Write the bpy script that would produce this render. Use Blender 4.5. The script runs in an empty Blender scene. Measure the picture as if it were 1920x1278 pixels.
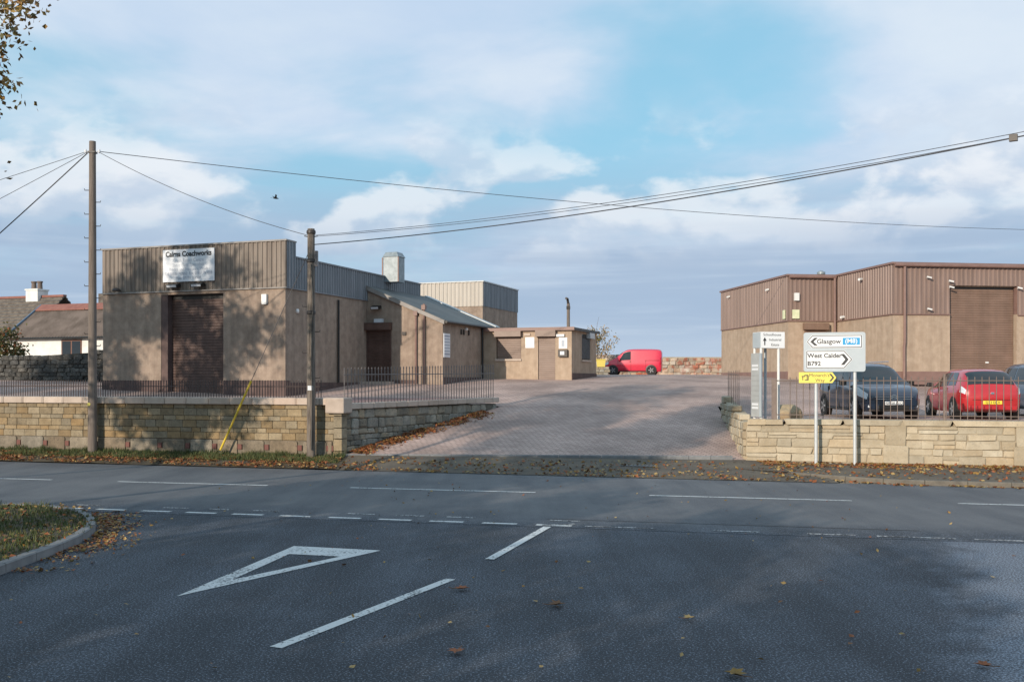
import bpy, bmesh, math, random
from mathutils import Vector, Matrix, noise
R = math.radians
random.seed(11)
scene = bpy.context.scene
col = scene.collection

# ------------------------------------------------------------------ camera
cam_d = bpy.data.cameras.new("camera")
cam = bpy.data.objects.new("camera", cam_d)
col.objects.link(cam)
cam.location = (0, 0, 2.4)
cam.rotation_euler = (R(90), 0, 0)
cam_d.sensor_width = 36
cam_d.lens = 35.0
cam_d.shift_y = 73 / 1920
cam_d.clip_end = 3000
scene.camera = cam

# ------------------------------------------------------------------ light
SUN_EL, SUN_AZ = R(16), math.atan2(-.55, -.835)     # azimuth: angle of the direction towards the sun, x=sin y=cos
world = bpy.data.worlds.new("World")
scene.world = world
world.use_nodes = True
HOFF, COFF = 11.3, 17.9
def build_world():
    nt = world.node_tree; N = nt.nodes; L = nt.links
    N.clear()
    def nd(t, **k):
        n = N.new(t)
        for a, b in k.items(): setattr(n, a, b)
        return n
    def math_(op, a, b=None, c=None, clamp=False):
        n = nd('ShaderNodeMath', operation=op, use_clamp=clamp)
        for i, v in enumerate((a, b, c)):
            if v is None: continue
            if isinstance(v, (int, float)): n.inputs[i].default_value = v
            else: L.new(v, n.inputs[i])
        return n.outputs[0]
    def mix(f, a, b):
        n = nd('ShaderNodeMix', data_type='RGBA')
        for s, v in ((0, f), (6, a), (7, b)):
            if isinstance(v, (int, float)): n.inputs[s].default_value = v
            elif isinstance(v, tuple): n.inputs[s].default_value = (*v, 1)
            else: L.new(v, n.inputs[s])
        return n.outputs[2]
    def ramp(v, lo, hi):
        n = nd('ShaderNodeMapRange', interpolation_type='SMOOTHSTEP')
        n.inputs[1].default_value = lo; n.inputs[2].default_value = hi
        L.new(v, n.inputs[0]); return n.outputs[0]
    def noise_(vec, scale, detail, rough=.55, dist=0.):
        n = nd('ShaderNodeTexNoise')
        n.inputs['Scale'].default_value = scale; n.inputs['Detail'].default_value = detail
        n.inputs['Roughness'].default_value = rough; n.inputs['Distortion'].default_value = dist
        L.new(vec, n.inputs['Vector']); return n.outputs['Fac']
    sky = nd('ShaderNodeTexSky', sky_type='NISHITA', sun_disc=False)
    sky.sun_elevation = SUN_EL; sky.sun_rotation = SUN_AZ
    sky.air_density = 1.0; sky.dust_density = 1.2; sky.ozone_density = 1.2
    tc = nd('ShaderNodeTexCoord')
    sep = nd('ShaderNodeSeparateXYZ'); L.new(tc.outputs['Generated'], sep.inputs[0])
    x, y, z = sep.outputs
    zc = math_('MAXIMUM', z, 0.0)
    # clouds lie on a flat deck overhead: direction / height
    den = math_('ADD', zc, .16)
    cv = nd('ShaderNodeCombineXYZ')
    L.new(math_('DIVIDE', x, den), cv.inputs[0]); L.new(math_('DIVIDE', y, den), cv.inputs[1]); cv.inputs[2].default_value = COFF
    n1 = noise_(cv.outputs[0], .50, 6, .5, .3)
    n2 = noise_(cv.outputs[0], 1.5, 6, .55, .2)
    cover = math_('ADD', math_('MULTIPLY', n1, .78), math_('MULTIPLY', n2, .22))
    fac = ramp(cover, .43, .555)
    # heaped cumulus: noise in direction space, lit from above by comparing with the density a little higher up
    def heapvec(dz):
        c_ = nd('ShaderNodeCombineXYZ')
        L.new(math_('MULTIPLY', x, 6.0), c_.inputs[0]); L.new(math_('MULTIPLY', y, 6.0), c_.inputs[1]); L.new(math_('MULTIPLY_ADD', z, 11.0, HOFF + dz), c_.inputs[2])
        return c_.outputs[0]
    n3 = noise_(heapvec(0), 1.2, 9, .5, .12); n3u = noise_(heapvec(.22), 1.2, 9, .5, .12)
    band = math_('MULTIPLY', ramp(z, .10, .17), math_('SUBTRACT', 1.0, ramp(z, .19, .29)))
    heap = math_('MULTIPLY', ramp(n3, .455, .54), band)
    lit = ramp(math_('SUBTRACT', n3, n3u), -.06, .07)
    # flat grey-blue stratus towards the horizon with thin paler streaks
    cv3 = nd('ShaderNodeCombineXYZ')
    L.new(math_('MULTIPLY', x, 2.2), cv3.inputs[0]); L.new(math_('MULTIPLY', y, 2.2), cv3.inputs[1]); L.new(math_('MULTIPLY', z, 34.0), cv3.inputs[2])
    n4 = noise_(cv3.outputs[0], 1.0, 6, .55, .3)
    low = math_('SUBTRACT', 1.0, ramp(z, .12, .24))
    strat = math_('MULTIPLY', low, math_('MULTIPLY_ADD', ramp(n4, .30, .52), .45, .5))
    skyc = mix(.62, sky.outputs[0], (3.6, 7.7, 10.2))
    shade = mix(ramp(n2, .35, .7), (6.0, 7.1, 8.9), (7.9, 8.5, 9.4))
    c = mix(math_('MULTIPLY', fac, .84), skyc, shade)
    c = mix(strat, c, mix(ramp(n4, .54, .74), (3.9, 5.1, 6.8), (6.0, 7.0, 8.2)))
    c = mix(math_('MULTIPLY', math_('SUBTRACT', 1.0, ramp(z, .0, .075)), .6), c, (6.2, 7.2, 8.3))
    c = mix(math_('MULTIPLY', heap, .62), c, mix(lit, (6.0, 6.9, 8.2), (9.6, 9.7, 9.9)))
    bg = nd('ShaderNodeBackground'); bg.inputs[1].default_value = .10
    L.new(c, bg.inputs[0])
    out = nd('ShaderNodeOutputWorld'); L.new(bg.outputs[0], out.inputs[0])
build_world()

sun_d = bpy.data.lights.new("sun", 'SUN')
sun_d.energy = 4.3; sun_d.angle = R(.53); sun_d.color = (1.0, .87, .72)
sun = bpy.data.objects.new("sun", sun_d); col.objects.link(sun)
to_sun = Vector((-.55 * math.cos(SUN_EL), -.835 * math.cos(SUN_EL), math.sin(SUN_EL)))
sun.rotation_euler = to_sun.to_track_quat('Z', 'Y').to_euler()
sun.location = (-30, -40, 30)

scene.view_settings.view_transform = 'Standard'
scene.view_settings.look = 'None'
scene.view_settings.exposure = 0.0
scene.view_settings.gamma = 1.0

# ------------------------------------------------------------------ materials
MATS = {}
def mat(name, c1, c2=None, scale=3., rough=.85, bump=0., bscale=40., detail=6, metal=0., rnd=0., c3=None, spec=.5,
        stretch=(1, 1, 1), lo=.35, hi=.65, coat=0., bdist=.01, sp=(.56, .66), streak=0.):
    """noise-mottled surface: c1/c2 mixed by a world-space noise, optional specks c3, bump and per-object variation"""
    if name in MATS: return MATS[name]
    m = bpy.data.materials.new(name); m.use_nodes = True
    nt = m.node_tree; N = nt.nodes; L = nt.links
    b = N['Principled BSDF']
    b.inputs['Roughness'].default_value = rough; b.inputs['Metallic'].default_value = metal
    b.inputs['Specular IOR Level'].default_value = spec
    if coat: b.inputs['Coat Weight'].default_value = coat; b.inputs['Coat Roughness'].default_value = .05
    geo = N.new('ShaderNodeNewGeometry')
    mp = N.new('ShaderNodeMapping'); mp.inputs['Scale'].default_value = stretch
    L.new(geo.outputs['Position'], mp.inputs['Vector'])
    def mixc(f, a, c):
        n = N.new('ShaderNodeMix'); n.data_type = 'RGBA'
        for s, v in ((0, f), (6, a), (7, c)):
            if isinstance(v, (int, float)): n.inputs[s].default_value = v
            elif isinstance(v, tuple): n.inputs[s].default_value = (*v, 1)
            else: L.new(v, n.inputs[s])
        return n.outputs[2]
    def nz(sc, det):
        n = N.new('ShaderNodeTexNoise'); n.inputs['Scale'].default_value = sc; n.inputs['Detail'].default_value = det
        n.inputs['Roughness'].default_value = .6
        L.new(mp.outputs[0], n.inputs['Vector']); return n.outputs['Fac']
    def rg(v, lo, hi):
        n = N.new('ShaderNodeMapRange'); n.inputs[1].default_value = lo; n.inputs[2].default_value = hi
        L.new(v, n.inputs[0]); return n.outputs[0]
    cc = c1
    if c2: cc = mixc(rg(nz(scale, detail), lo, hi), c1, c2)
    if c3: cc = mixc(rg(nz(bscale, 3), *sp), cc, c3)
    if streak:
        m2 = N.new('ShaderNodeMapping'); m2.inputs['Scale'].default_value = (2.6, 2.6, .22); L.new(geo.outputs['Position'], m2.inputs['Vector'])
        n2 = N.new('ShaderNodeTexNoise'); n2.inputs['Scale'].default_value = 1.3; n2.inputs['Detail'].default_value = 7; n2.inputs['Roughness'].default_value = .65
        L.new(m2.outputs[0], n2.inputs['Vector'])
        hv = N.new('ShaderNodeHueSaturation'); q_ = rg(n2.outputs['Fac'], .36, .66)
        q_.node.inputs[3].default_value = 1 - streak; q_.node.inputs[4].default_value = 1 + streak * .35
        L.new(q_, hv.inputs['Value'])
        if isinstance(cc, tuple): hv.inputs['Color'].default_value = (*cc, 1)
        else: L.new(cc, hv.inputs['Color'])
        cc = hv.outputs[0]
    if rnd:
        oi = N.new('ShaderNodeObjectInfo')
        hs = N.new('ShaderNodeHueSaturation')
        L.new(rg(oi.outputs['Random'], 0, 1), hs.inputs['Value'])
        mr = hs.inputs['Value'].links[0].from_node
        mr.inputs[3].default_value = 1 - rnd; mr.inputs[4].default_value = 1 + rnd
        fr = N.new('ShaderNodeMath'); fr.operation = 'MULTIPLY'; fr.inputs[1].default_value = 37.7; L.new(oi.outputs['Random'], fr.inputs[0])
        fq = N.new('ShaderNodeMath'); fq.operation = 'FRACT'; L.new(fr.outputs[0], fq.inputs[0])
        sat = rg(fq.outputs[0], 0, 1); sat.node.inputs[3].default_value = 1 - rnd * 1.5; sat.node.inputs[4].default_value = 1 + rnd * .5
        L.new(sat, hs.inputs['Saturation'])
        hue = rg(fq.outputs[0], 0, 1); hue.node.inputs[3].default_value = .5 + rnd * .03; hue.node.inputs[4].default_value = .5 - rnd * .05
        L.new(hue, hs.inputs['Hue'])
        if isinstance(cc, tuple): hs.inputs['Color'].default_value = (*cc, 1)
        else: L.new(cc, hs.inputs['Color'])
        cc = hs.outputs[0]
    if isinstance(cc, tuple): b.inputs['Base Color'].default_value = (*cc, 1)
    else: L.new(cc, b.inputs['Base Color'])
    if bump:
        bn = N.new('ShaderNodeBump'); bn.inputs['Strength'].default_value = bump; bn.inputs['Distance'].default_value = bdist
        L.new(nz(bscale, 4), bn.inputs['Height']); L.new(bn.outputs[0], b.inputs['Normal'])
    MATS[name] = m
    return m

def paving_mat(name, c1, c2, mortar, ang):
    m = bpy.data.materials.new(name); m.use_nodes = True
    nt = m.node_tree; N = nt.nodes; L = nt.links; b = N['Principled BSDF']
    b.inputs['Roughness'].default_value = .85
    geo = N.new('ShaderNodeNewGeometry')
    mp = N.new('ShaderNodeMapping'); mp.inputs['Rotation'].default_value = (0, 0, ang)
    L.new(geo.outputs['Position'], mp.inputs['Vector'])
    br = N.new('ShaderNodeTexBrick')
    br.inputs['Scale'].default_value = 1.0
    br.inputs['Brick Width'].default_value = .235; br.inputs['Row Height'].default_value = .118
    br.inputs['Mortar Size'].default_value = .011; br.inputs['Mortar Smooth'].default_value = .2
    br.inputs['Color1'].default_value = (*c1, 1); br.inputs['Color2'].default_value = (*c2, 1); br.inputs['Mortar'].default_value = (*mortar, 1)
    L.new(mp.outputs[0], br.inputs['Vector'])
    nz = N.new('ShaderNodeTexNoise'); nz.inputs['Scale'].default_value = .45; nz.inputs['Detail'].default_value = 8
    L.new(geo.outputs['Position'], nz.inputs['Vector'])
    mr = N.new('ShaderNodeMapRange'); mr.inputs[1].default_value = .35; mr.inputs[2].default_value = .7
    mr.inputs[3].default_value = .66; mr.inputs[4].default_value = 1.1
    L.new(nz.outputs['Fac'], mr.inputs[0])
    mx = N.new('ShaderNodeMix'); mx.data_type = 'RGBA'; mx.blend_type = 'MULTIPLY'; mx.inputs[0].default_value = 1
    L.new(br.outputs['Color'], mx.inputs[6]); L.new(mr.outputs[0], mx.inputs[7])
    L.new(mx.outputs[2], b.inputs['Base Color'])
    bp = N.new('ShaderNodeBump'); bp.inputs['Strength'].default_value = .5; bp.inputs['Distance'].default_value = .008; bp.invert = True
    L.new(br.outputs['Fac'], bp.inputs['Height']); L.new(bp.outputs[0], b.inputs['Normal'])
    MATS[name] = m
    return m

def worn_paint_mat(name, paint, under, thr):
    m = bpy.data.materials.new(name); m.use_nodes = True
    nt = m.node_tree; N = nt.nodes; L = nt.links; b = N['Principled BSDF']; b.inputs['Roughness'].default_value = .8
    geo = N.new('ShaderNodeNewGeometry')
    fs = []
    for sc, det in ((26., 4), (2.2, 3)):
        nz = N.new('ShaderNodeTexNoise'); nz.inputs['Scale'].default_value = sc; nz.inputs['Detail'].default_value = det
        L.new(geo.outputs['Position'], nz.inputs['Vector']); fs.append(nz.outputs['Fac'])
    ad = N.new('ShaderNodeMath'); ad.operation = 'MULTIPLY_ADD'; ad.inputs[1].default_value = .6; L.new(fs[1], ad.inputs[0]); L.new(fs[0], ad.inputs[2])
    mr = N.new('ShaderNodeMapRange'); mr.inputs[1].default_value = thr - .06; mr.inputs[2].default_value = thr + .06
    L.new(ad.outputs[0], mr.inputs[0])
    mx = N.new('ShaderNodeMix'); mx.data_type = 'RGBA'; mx.inputs[6].default_value = (*paint, 1); mx.inputs[7].default_value = (*under, 1)
    L.new(mr.outputs[0], mx.inputs[0]); L.new(mx.outputs[2], b.inputs['Base Color'])
    MATS[name] = m
    return m

def asphalt(name, side, blend):
    """speckled tarmac: dark coarse surface (side) and paler worn surface (main); blend = wear across the give-way edge"""
    m = bpy.data.materials.new(name); m.use_nodes = True
    nt = m.node_tree; N = nt.nodes; L = nt.links; b = N['Principled BSDF']; b.inputs['Roughness'].default_value = .72
    geo = N.new('ShaderNodeNewGeometry')
    def nz(sc, det, vec=None, ro=.6):
        n = N.new('ShaderNodeTexNoise'); n.inputs['Scale'].default_value = sc; n.inputs['Detail'].default_value = det; n.inputs['Roughness'].default_value = ro
        L.new(vec or geo.outputs['Position'], n.inputs['Vector']); return n.outputs['Fac']
    def rg(v, a, c, lo=0., hi=1.):
        n = N.new('ShaderNodeMapRange'); n.interpolation_type = 'SMOOTHSTEP'
        for k, q in ((1, a), (2, c), (3, lo), (4, hi)): n.inputs[k].default_value = q
        L.new(v, n.inputs[0]); return n.outputs[0]
    def mx(f, a, c):
        n = N.new('ShaderNodeMix'); n.data_type = 'RGBA'
        for k, v in ((0, f), (6, a), (7, c)):
            if isinstance(v, (int, float)): n.inputs[k].default_value = v
            elif isinstance(v, tuple): n.inputs[k].default_value = (*v, 1)
            else: L.new(v, n.inputs[k])
        return n.outputs[2]
    def mt(op, a, c):
        n = N.new('ShaderNodeMath'); n.operation = op
        for k, v in ((0, a), (1, c)):
            if isinstance(v, (int, float)): n.inputs[k].default_value = v
            else: L.new(v, n.inputs[k])
        return n.outputs[0]
    mp = N.new('ShaderNodeMapping'); mp.inputs['Rotation'].default_value = (0, 0, R(-22) if blend == 'side' else R(-103.5)); mp.inputs['Scale'].default_value = (1.6, .16, 1)
    L.new(geo.outputs['Position'], mp.inputs['Vector'])
    trk = nz(.9, 5, mp.outputs[0]); pat = nz(.55, 7); fine = nz(46, 3, None, .7); fine2 = nz(115, 2)
    wear = mt('ADD', mt('MULTIPLY', trk, .55), mt('MULTIPLY', pat, .45))
    dark = mx(rg(wear, .40, .62), (.013, .017, .025), (.030, .036, .048))
    thr = mt('SUBTRACT', fine, mt('MULTIPLY', rg(wear, .38, .64), .11))
    thr = mt('ADD', thr, mt('MULTIPLY', mt('SUBTRACT', fine2, .5), .25))
    dark = mx(rg(mt('ADD', thr, rg(wear, .38, .64, 0, .15)), .545, .69), dark, (.25, .29, .355))
    pale = mx(rg(wear, .36, .66), (.072, .075, .084), (.13, .13, .134))
    pale = mx(rg(fine2, .56, .7), pale, (.19, .19, .195))
    if blend == 'chip':
        out = mx(rg(fine, .44, .62), mx(rg(pat, .3, .7), (.03, .036, .048), (.075, .086, .105)), (.27, .30, .35))
    elif blend == 'side':
        chip = mx(rg(fine, .44, .62), mx(rg(pat, .3, .7), (.028, .034, .045), (.07, .08, .10)), (.33, .37, .44))
        sp = N.new('ShaderNodeSeparateXYZ'); L.new(geo.outputs['Position'], sp.inputs[0])
        d = mt('SUBTRACT', mt('SUBTRACT', sp.outputs[0], mt('MULTIPLY', sp.outputs[1], .402)), .54)
        d = mt('ADD', d, mt('MULTIPLY', mt('SUBTRACT', nz(1.6, 6), .5), 1.5))
        d = mt('ADD', d, mt('MULTIPLY', mt('SUBTRACT', pat, .5), 2.))
        out = mx(rg(d, -.25, .55), dark, chip)
    else:
        sp = N.new('ShaderNodeSeparateXYZ'); L.new(geo.outputs['Position'], sp.inputs[0])
        d = mt('ADD', mt('ADD', sp.outputs[1], mt('MULTIPLY', sp.outputs[0], .235)), -16.5)
        d = mt('ADD', d, mt('MULTIPLY', mt('SUBTRACT', pat, .5), 3.2))
        out = mx(rg(d, -.4, 2.0), dark, pale)
    L.new(out, b.inputs['Base Color'])
    bp = N.new('ShaderNodeBump'); bp.inputs['Strength'].default_value = 1. if blend != 'main' else .5; bp.inputs['Distance'].default_value = .014
    L.new(fine, bp.inputs['Height']); L.new(bp.outputs[0], b.inputs['Normal'])
    MATS[name] = m
asphalt('asphalt_main', 0, 'main'); asphalt('asphalt_side', 0, 'side'); asphalt('asphalt_chip', 0, 'chip')
mat('asphalt_path', (.085, .07, .054), (.14, .112, .08), scale=1.2, rough=.9, bump=.6, bscale=50, c3=(.12, .10, .08))
worn_paint_mat('road_paint', (.62, .63, .62), (.07, .07, .075), .92)
worn_paint_mat('road_paint_worn', (.5, .5, .5), (.055, .055, .06), .78)
paving_mat('block_paving', (.46, .322, .272), (.575, .418, .355), (.20, .147, .13), R(33))
paving_mat('terrace_paving', (.30, .16, .14), (.38, .22, .19), (.12, .085, .08), R(-19))
mat('soil', (.06, .045, .03), (.09, .07, .04), scale=3, rough=.95, bump=.6, bscale=20)
mat('field', (.07, .09, .03), (.10, .10, .045), scale=.1, rough=.95)
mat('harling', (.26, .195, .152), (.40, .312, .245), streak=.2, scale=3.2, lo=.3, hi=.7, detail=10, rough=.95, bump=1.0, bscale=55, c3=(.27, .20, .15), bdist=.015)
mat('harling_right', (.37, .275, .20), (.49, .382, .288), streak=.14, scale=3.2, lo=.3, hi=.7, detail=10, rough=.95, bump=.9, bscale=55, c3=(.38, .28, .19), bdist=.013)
mat('plinth', (.085, .055, .05), (.13, .085, .075), scale=2.5, rough=.85, bump=.5, bscale=40)
mat('cladding_grey', (.16, .125, .10), (.24, .195, .158), streak=.3, scale=.9, rough=.55, stretch=(3, 3, .5))
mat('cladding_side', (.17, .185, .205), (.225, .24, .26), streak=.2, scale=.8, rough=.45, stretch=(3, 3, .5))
mat('cladding_brown', (.215, .147, .12), (.265, .185, .155), streak=.14, scale=.7, rough=.5, stretch=(3, 3, .5))
mat('trim_brown', (.20, .12, .10), (.245, .15, .125), scale=3, rough=.5)
mat('trim_grey', (.22, .20, .185), (.28, .26, .24), scale=3, rough=.5)
mat('shutter_dark', (.085, .048, .038), (.12, .07, .056), streak=.25, scale=1.6, rough=.5, stretch=(1, 1, 3))
mat('shutter_brown', (.19, .122, .088), (.24, .155, .115), streak=.15, scale=1.0, rough=.5, stretch=(1, 1, 3))
mat('shutter_office', (.20, .14, .11), (.25, .18, .145), scale=1.5, rough=.5, stretch=(1, 1, 3))
mat('black_plastic', (.015, .014, .013), rough=.45)
mat('dark_metal', (.035, .028, .025), (.05, .04, .035), scale=6, rough=.5)
mat('rail_brown', (.15, .11, .092), (.20, .15, .125), scale=9, rough=.6)
mat('rail_dark', (.05, .036, .034), (.08, .055, .05), scale=9, rough=.6)
mat('rail_grey', (.14, .12, .115), (.20, .175, .165), scale=9, rough=.5)
mat('white_paint', (.78, .78, .76), (.7, .7, .68), scale=4, rough=.5)
mat('white_panel', (.74, .76, .78), (.64, .66, .70), scale=2.5, rough=.4)
mat('sign_white', (.80, .81, .82), rough=.35)
mat('sign_grey', (.42, .47, .50), (.46, .51, .54), scale=3, rough=.4)
mat('sign_panel', (.40, .41, .40), (.46, .47, .46), scale=3, rough=.4)
mat('sign_black', (.03, .032, .035), rough=.5)
mat('sign_blue', (.02, .32, .62), rough=.4)
mat('sign_yellow', (.80, .66, .12), rough=.4)
mat('faded_print', (.40, .44, .50), rough=.6)
mat('faded_print_dark', (.28, .31, .38), rough=.6)
mat('galv_post', (.50, .53, .54), (.58, .60, .61), scale=8, rough=.45, metal=.2)
mat('galvanised', (.20, .235, .25), (.30, .34, .36), scale=5, rough=.4, metal=.15)
mat('roof_felt', (.085, .098, .098), (.13, .14, .138), scale=.7, rough=.7)
mat('flashing', (.62, .64, .64), (.45, .47, .47), scale=5, rough=.5)
mat('render_white', (.74, .74, .71), (.58, .58, .55), scale=2.2, rough=.9, lo=.45, hi=.75)
mat('corrugated_roof', (.14, .105, .082), (.24, .185, .15), scale=1.2, rough=.8, stretch=(1, 1, .6))
mat('ridge_red', (.22, .085, .065), (.28, .12, .09), scale=3, rough=.8)
mat('roof_tile', (.10, .08, .065), (.165, .14, .115), scale=4, rough=.85, lo=.4, hi=.6)
mat('lead_blue', (.10, .16, .24), rough=.6)
mat('chimney_pot', (.16, .12, .10), rough=.8)
mat('window_frame', (.16, .075, .05), rough=.5)
mat('block_stone', (.215, .158, .082), (.31, .235, .128), scale=4, rough=.95, bump=.7, bscale=30, c3=(.15, .12, .08), rnd=.22)
mat('base_stone', (.17, .14, .095), (.28, .23, .16), scale=4, rough=.95, bump=.6, bscale=26, c3=(.13, .11, .08), rnd=.25)
mat('coping_stone', (.44, .35, .28), (.52, .42, .345), scale=3, rough=.9, bump=.4, bscale=45, rnd=.10)
mat('mortar', (.14, .115, .085), (.19, .16, .12), scale=8, rough=.95, bump=.5, bscale=40)
mat('rubble', (.20, .185, .145), (.33, .28, .19), scale=3.5, rough=.95, bump=.7, bscale=22, c3=(.12, .12, .10), rnd=.35)
mat('ashlar', (.37, .30, .195), (.47, .395, .275), scale=3, rough=.95, bump=.6, bscale=25, c3=(.34, .29, .21), rnd=.15)
mat('mortar_pale', (.32, .27, .195), (.40, .34, .25), scale=6, rough=.95, bump=.4, bscale=40)
mat('old_wall', (.035, .035, .032), (.085, .08, .07), scale=4, rough=.95, bump=.8, bscale=14, c3=(.15, .145, .13), rnd=.4)
mat('old_mortar', (.035, .034, .03), (.06, .057, .05), scale=8, rough=.95)
mat('brick_rubble', (.32, .24, .17), (.46, .37, .27), scale=2, rough=.95, bump=.9, bscale=2.2, c3=(.34, .145, .085), rnd=.3, sp=(.5, .58))
mat('vent_brick', (.17, .075, .06), rough=.9)
mat('kerb_worn', (.12, .105, .085), (.19, .165, .13), scale=4, rough=.95, bump=.5, bscale=40, rnd=.1)
mat('kerb_stone', (.16, .165, .17), (.22, .22, .22), scale=5, rough=.9, bump=.4, bscale=50, rnd=.08)
mat('pole_wood', (.135, .108, .09), (.205, .17, .145), scale=6, rough=.9, stretch=(6, 6, .35), bump=.5, bscale=20)
mat('pole_wood_dark', (.085, .068, .055), (.22, .185, .155), scale=5, rough=.9, stretch=(5, 5, .4), bump=.6, bscale=18)
mat('wire', (.06, .06, .065), rough=.6)
mat('guard_yellow', (.72, .52, .04), (.6, .42, .05), scale=8, rough=.5)
mat('bark', (.20, .17, .14), (.07, .055, .045), scale=5, rough=.95, bump=.7, bscale=18)
mat('birch_bark', (.42, .39, .35), (.08, .07, .06), scale=5, rough=.9, stretch=(1, 1, 4), lo=.5, hi=.62)
for n_, a_ in (('leaf_gold', (.30, .17, .035)), ('leaf_brown', (.19, .085, .03)), ('leaf_olive', (.13, .12, .035)), ('leaf_green', (.05, .075, .02)), ('leaf_rust', (.30, .095, .03)), ('leaf_pale', (.42, .29, .11))):
    m_ = mat(n_, a_, tuple(v * .65 for v in a_), scale=9, rough=.7)
mat('grass', (.042, .068, .018), (.085, .10, .032), scale=4, rough=.8)
mat('car_glass', (.014, .018, .02), rough=.06, spec=.8)
mat('tyre', (.018, .018, .018), rough=.8)
mat('alloy', (.62, .63, .65), rough=.3, metal=.7)
mat('alloy_dark', (.22, .22, .23), rough=.35, metal=.5)
mat('chrome', (.75, .76, .78), rough=.15, metal=1.)
mat('lamp_clear', (.72, .75, .78), (.5, .53, .56), scale=30, rough=.12)
mat('lamp_red', (.42, .015, .02), rough=.15)
mat('plate_white', (.8, .8, .78), rough=.4)
mat('plate_yellow', (.82, .62, .06), rough=.4)
mat('paint_blue', (.007, .015, .034), (.008, .017, .038), scale=2, rough=.3, coat=1.)
mat('paint_red', (.42, .016, .02), (.46, .02, .024), scale=2, rough=.3, coat=1.)
mat('paint_van', (.58, .012, .045), (.62, .015, .05), scale=2, rough=.3, coat=1.)
mat('paint_slate', (.045, .075, .12), rough=.3, coat=1.)
mat('grit_yellow', (.62, .5, .10), rough=.6)
mat('rock', (.30, .23, .14), (.40, .31, .2), scale=3, rough=.95, bump=.8, bscale=9)
M = MATS

# ------------------------------------------------------------------ helpers
ZO = {}
def tag(o, label=None, cat=None, group=None, kind=None):
    if label: o['label'] = label
    if cat: o['category'] = cat
    if group: o['group'] = group
    if kind: o['kind'] = kind
    return o
def thing(name, label, cat, loc, rz=0., group=None, zworld=False):
    """an Empty at the thing's base; with zworld its parts are given in world heights"""
    o = bpy.data.objects.new(name, None); col.objects.link(o)
    o.empty_display_size = .3
    o.location = loc; o.rotation_euler = (0, 0, rz)
    ZO[o.name] = loc[2] if zworld else 0.
    return tag(o, label, cat, group)

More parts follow.
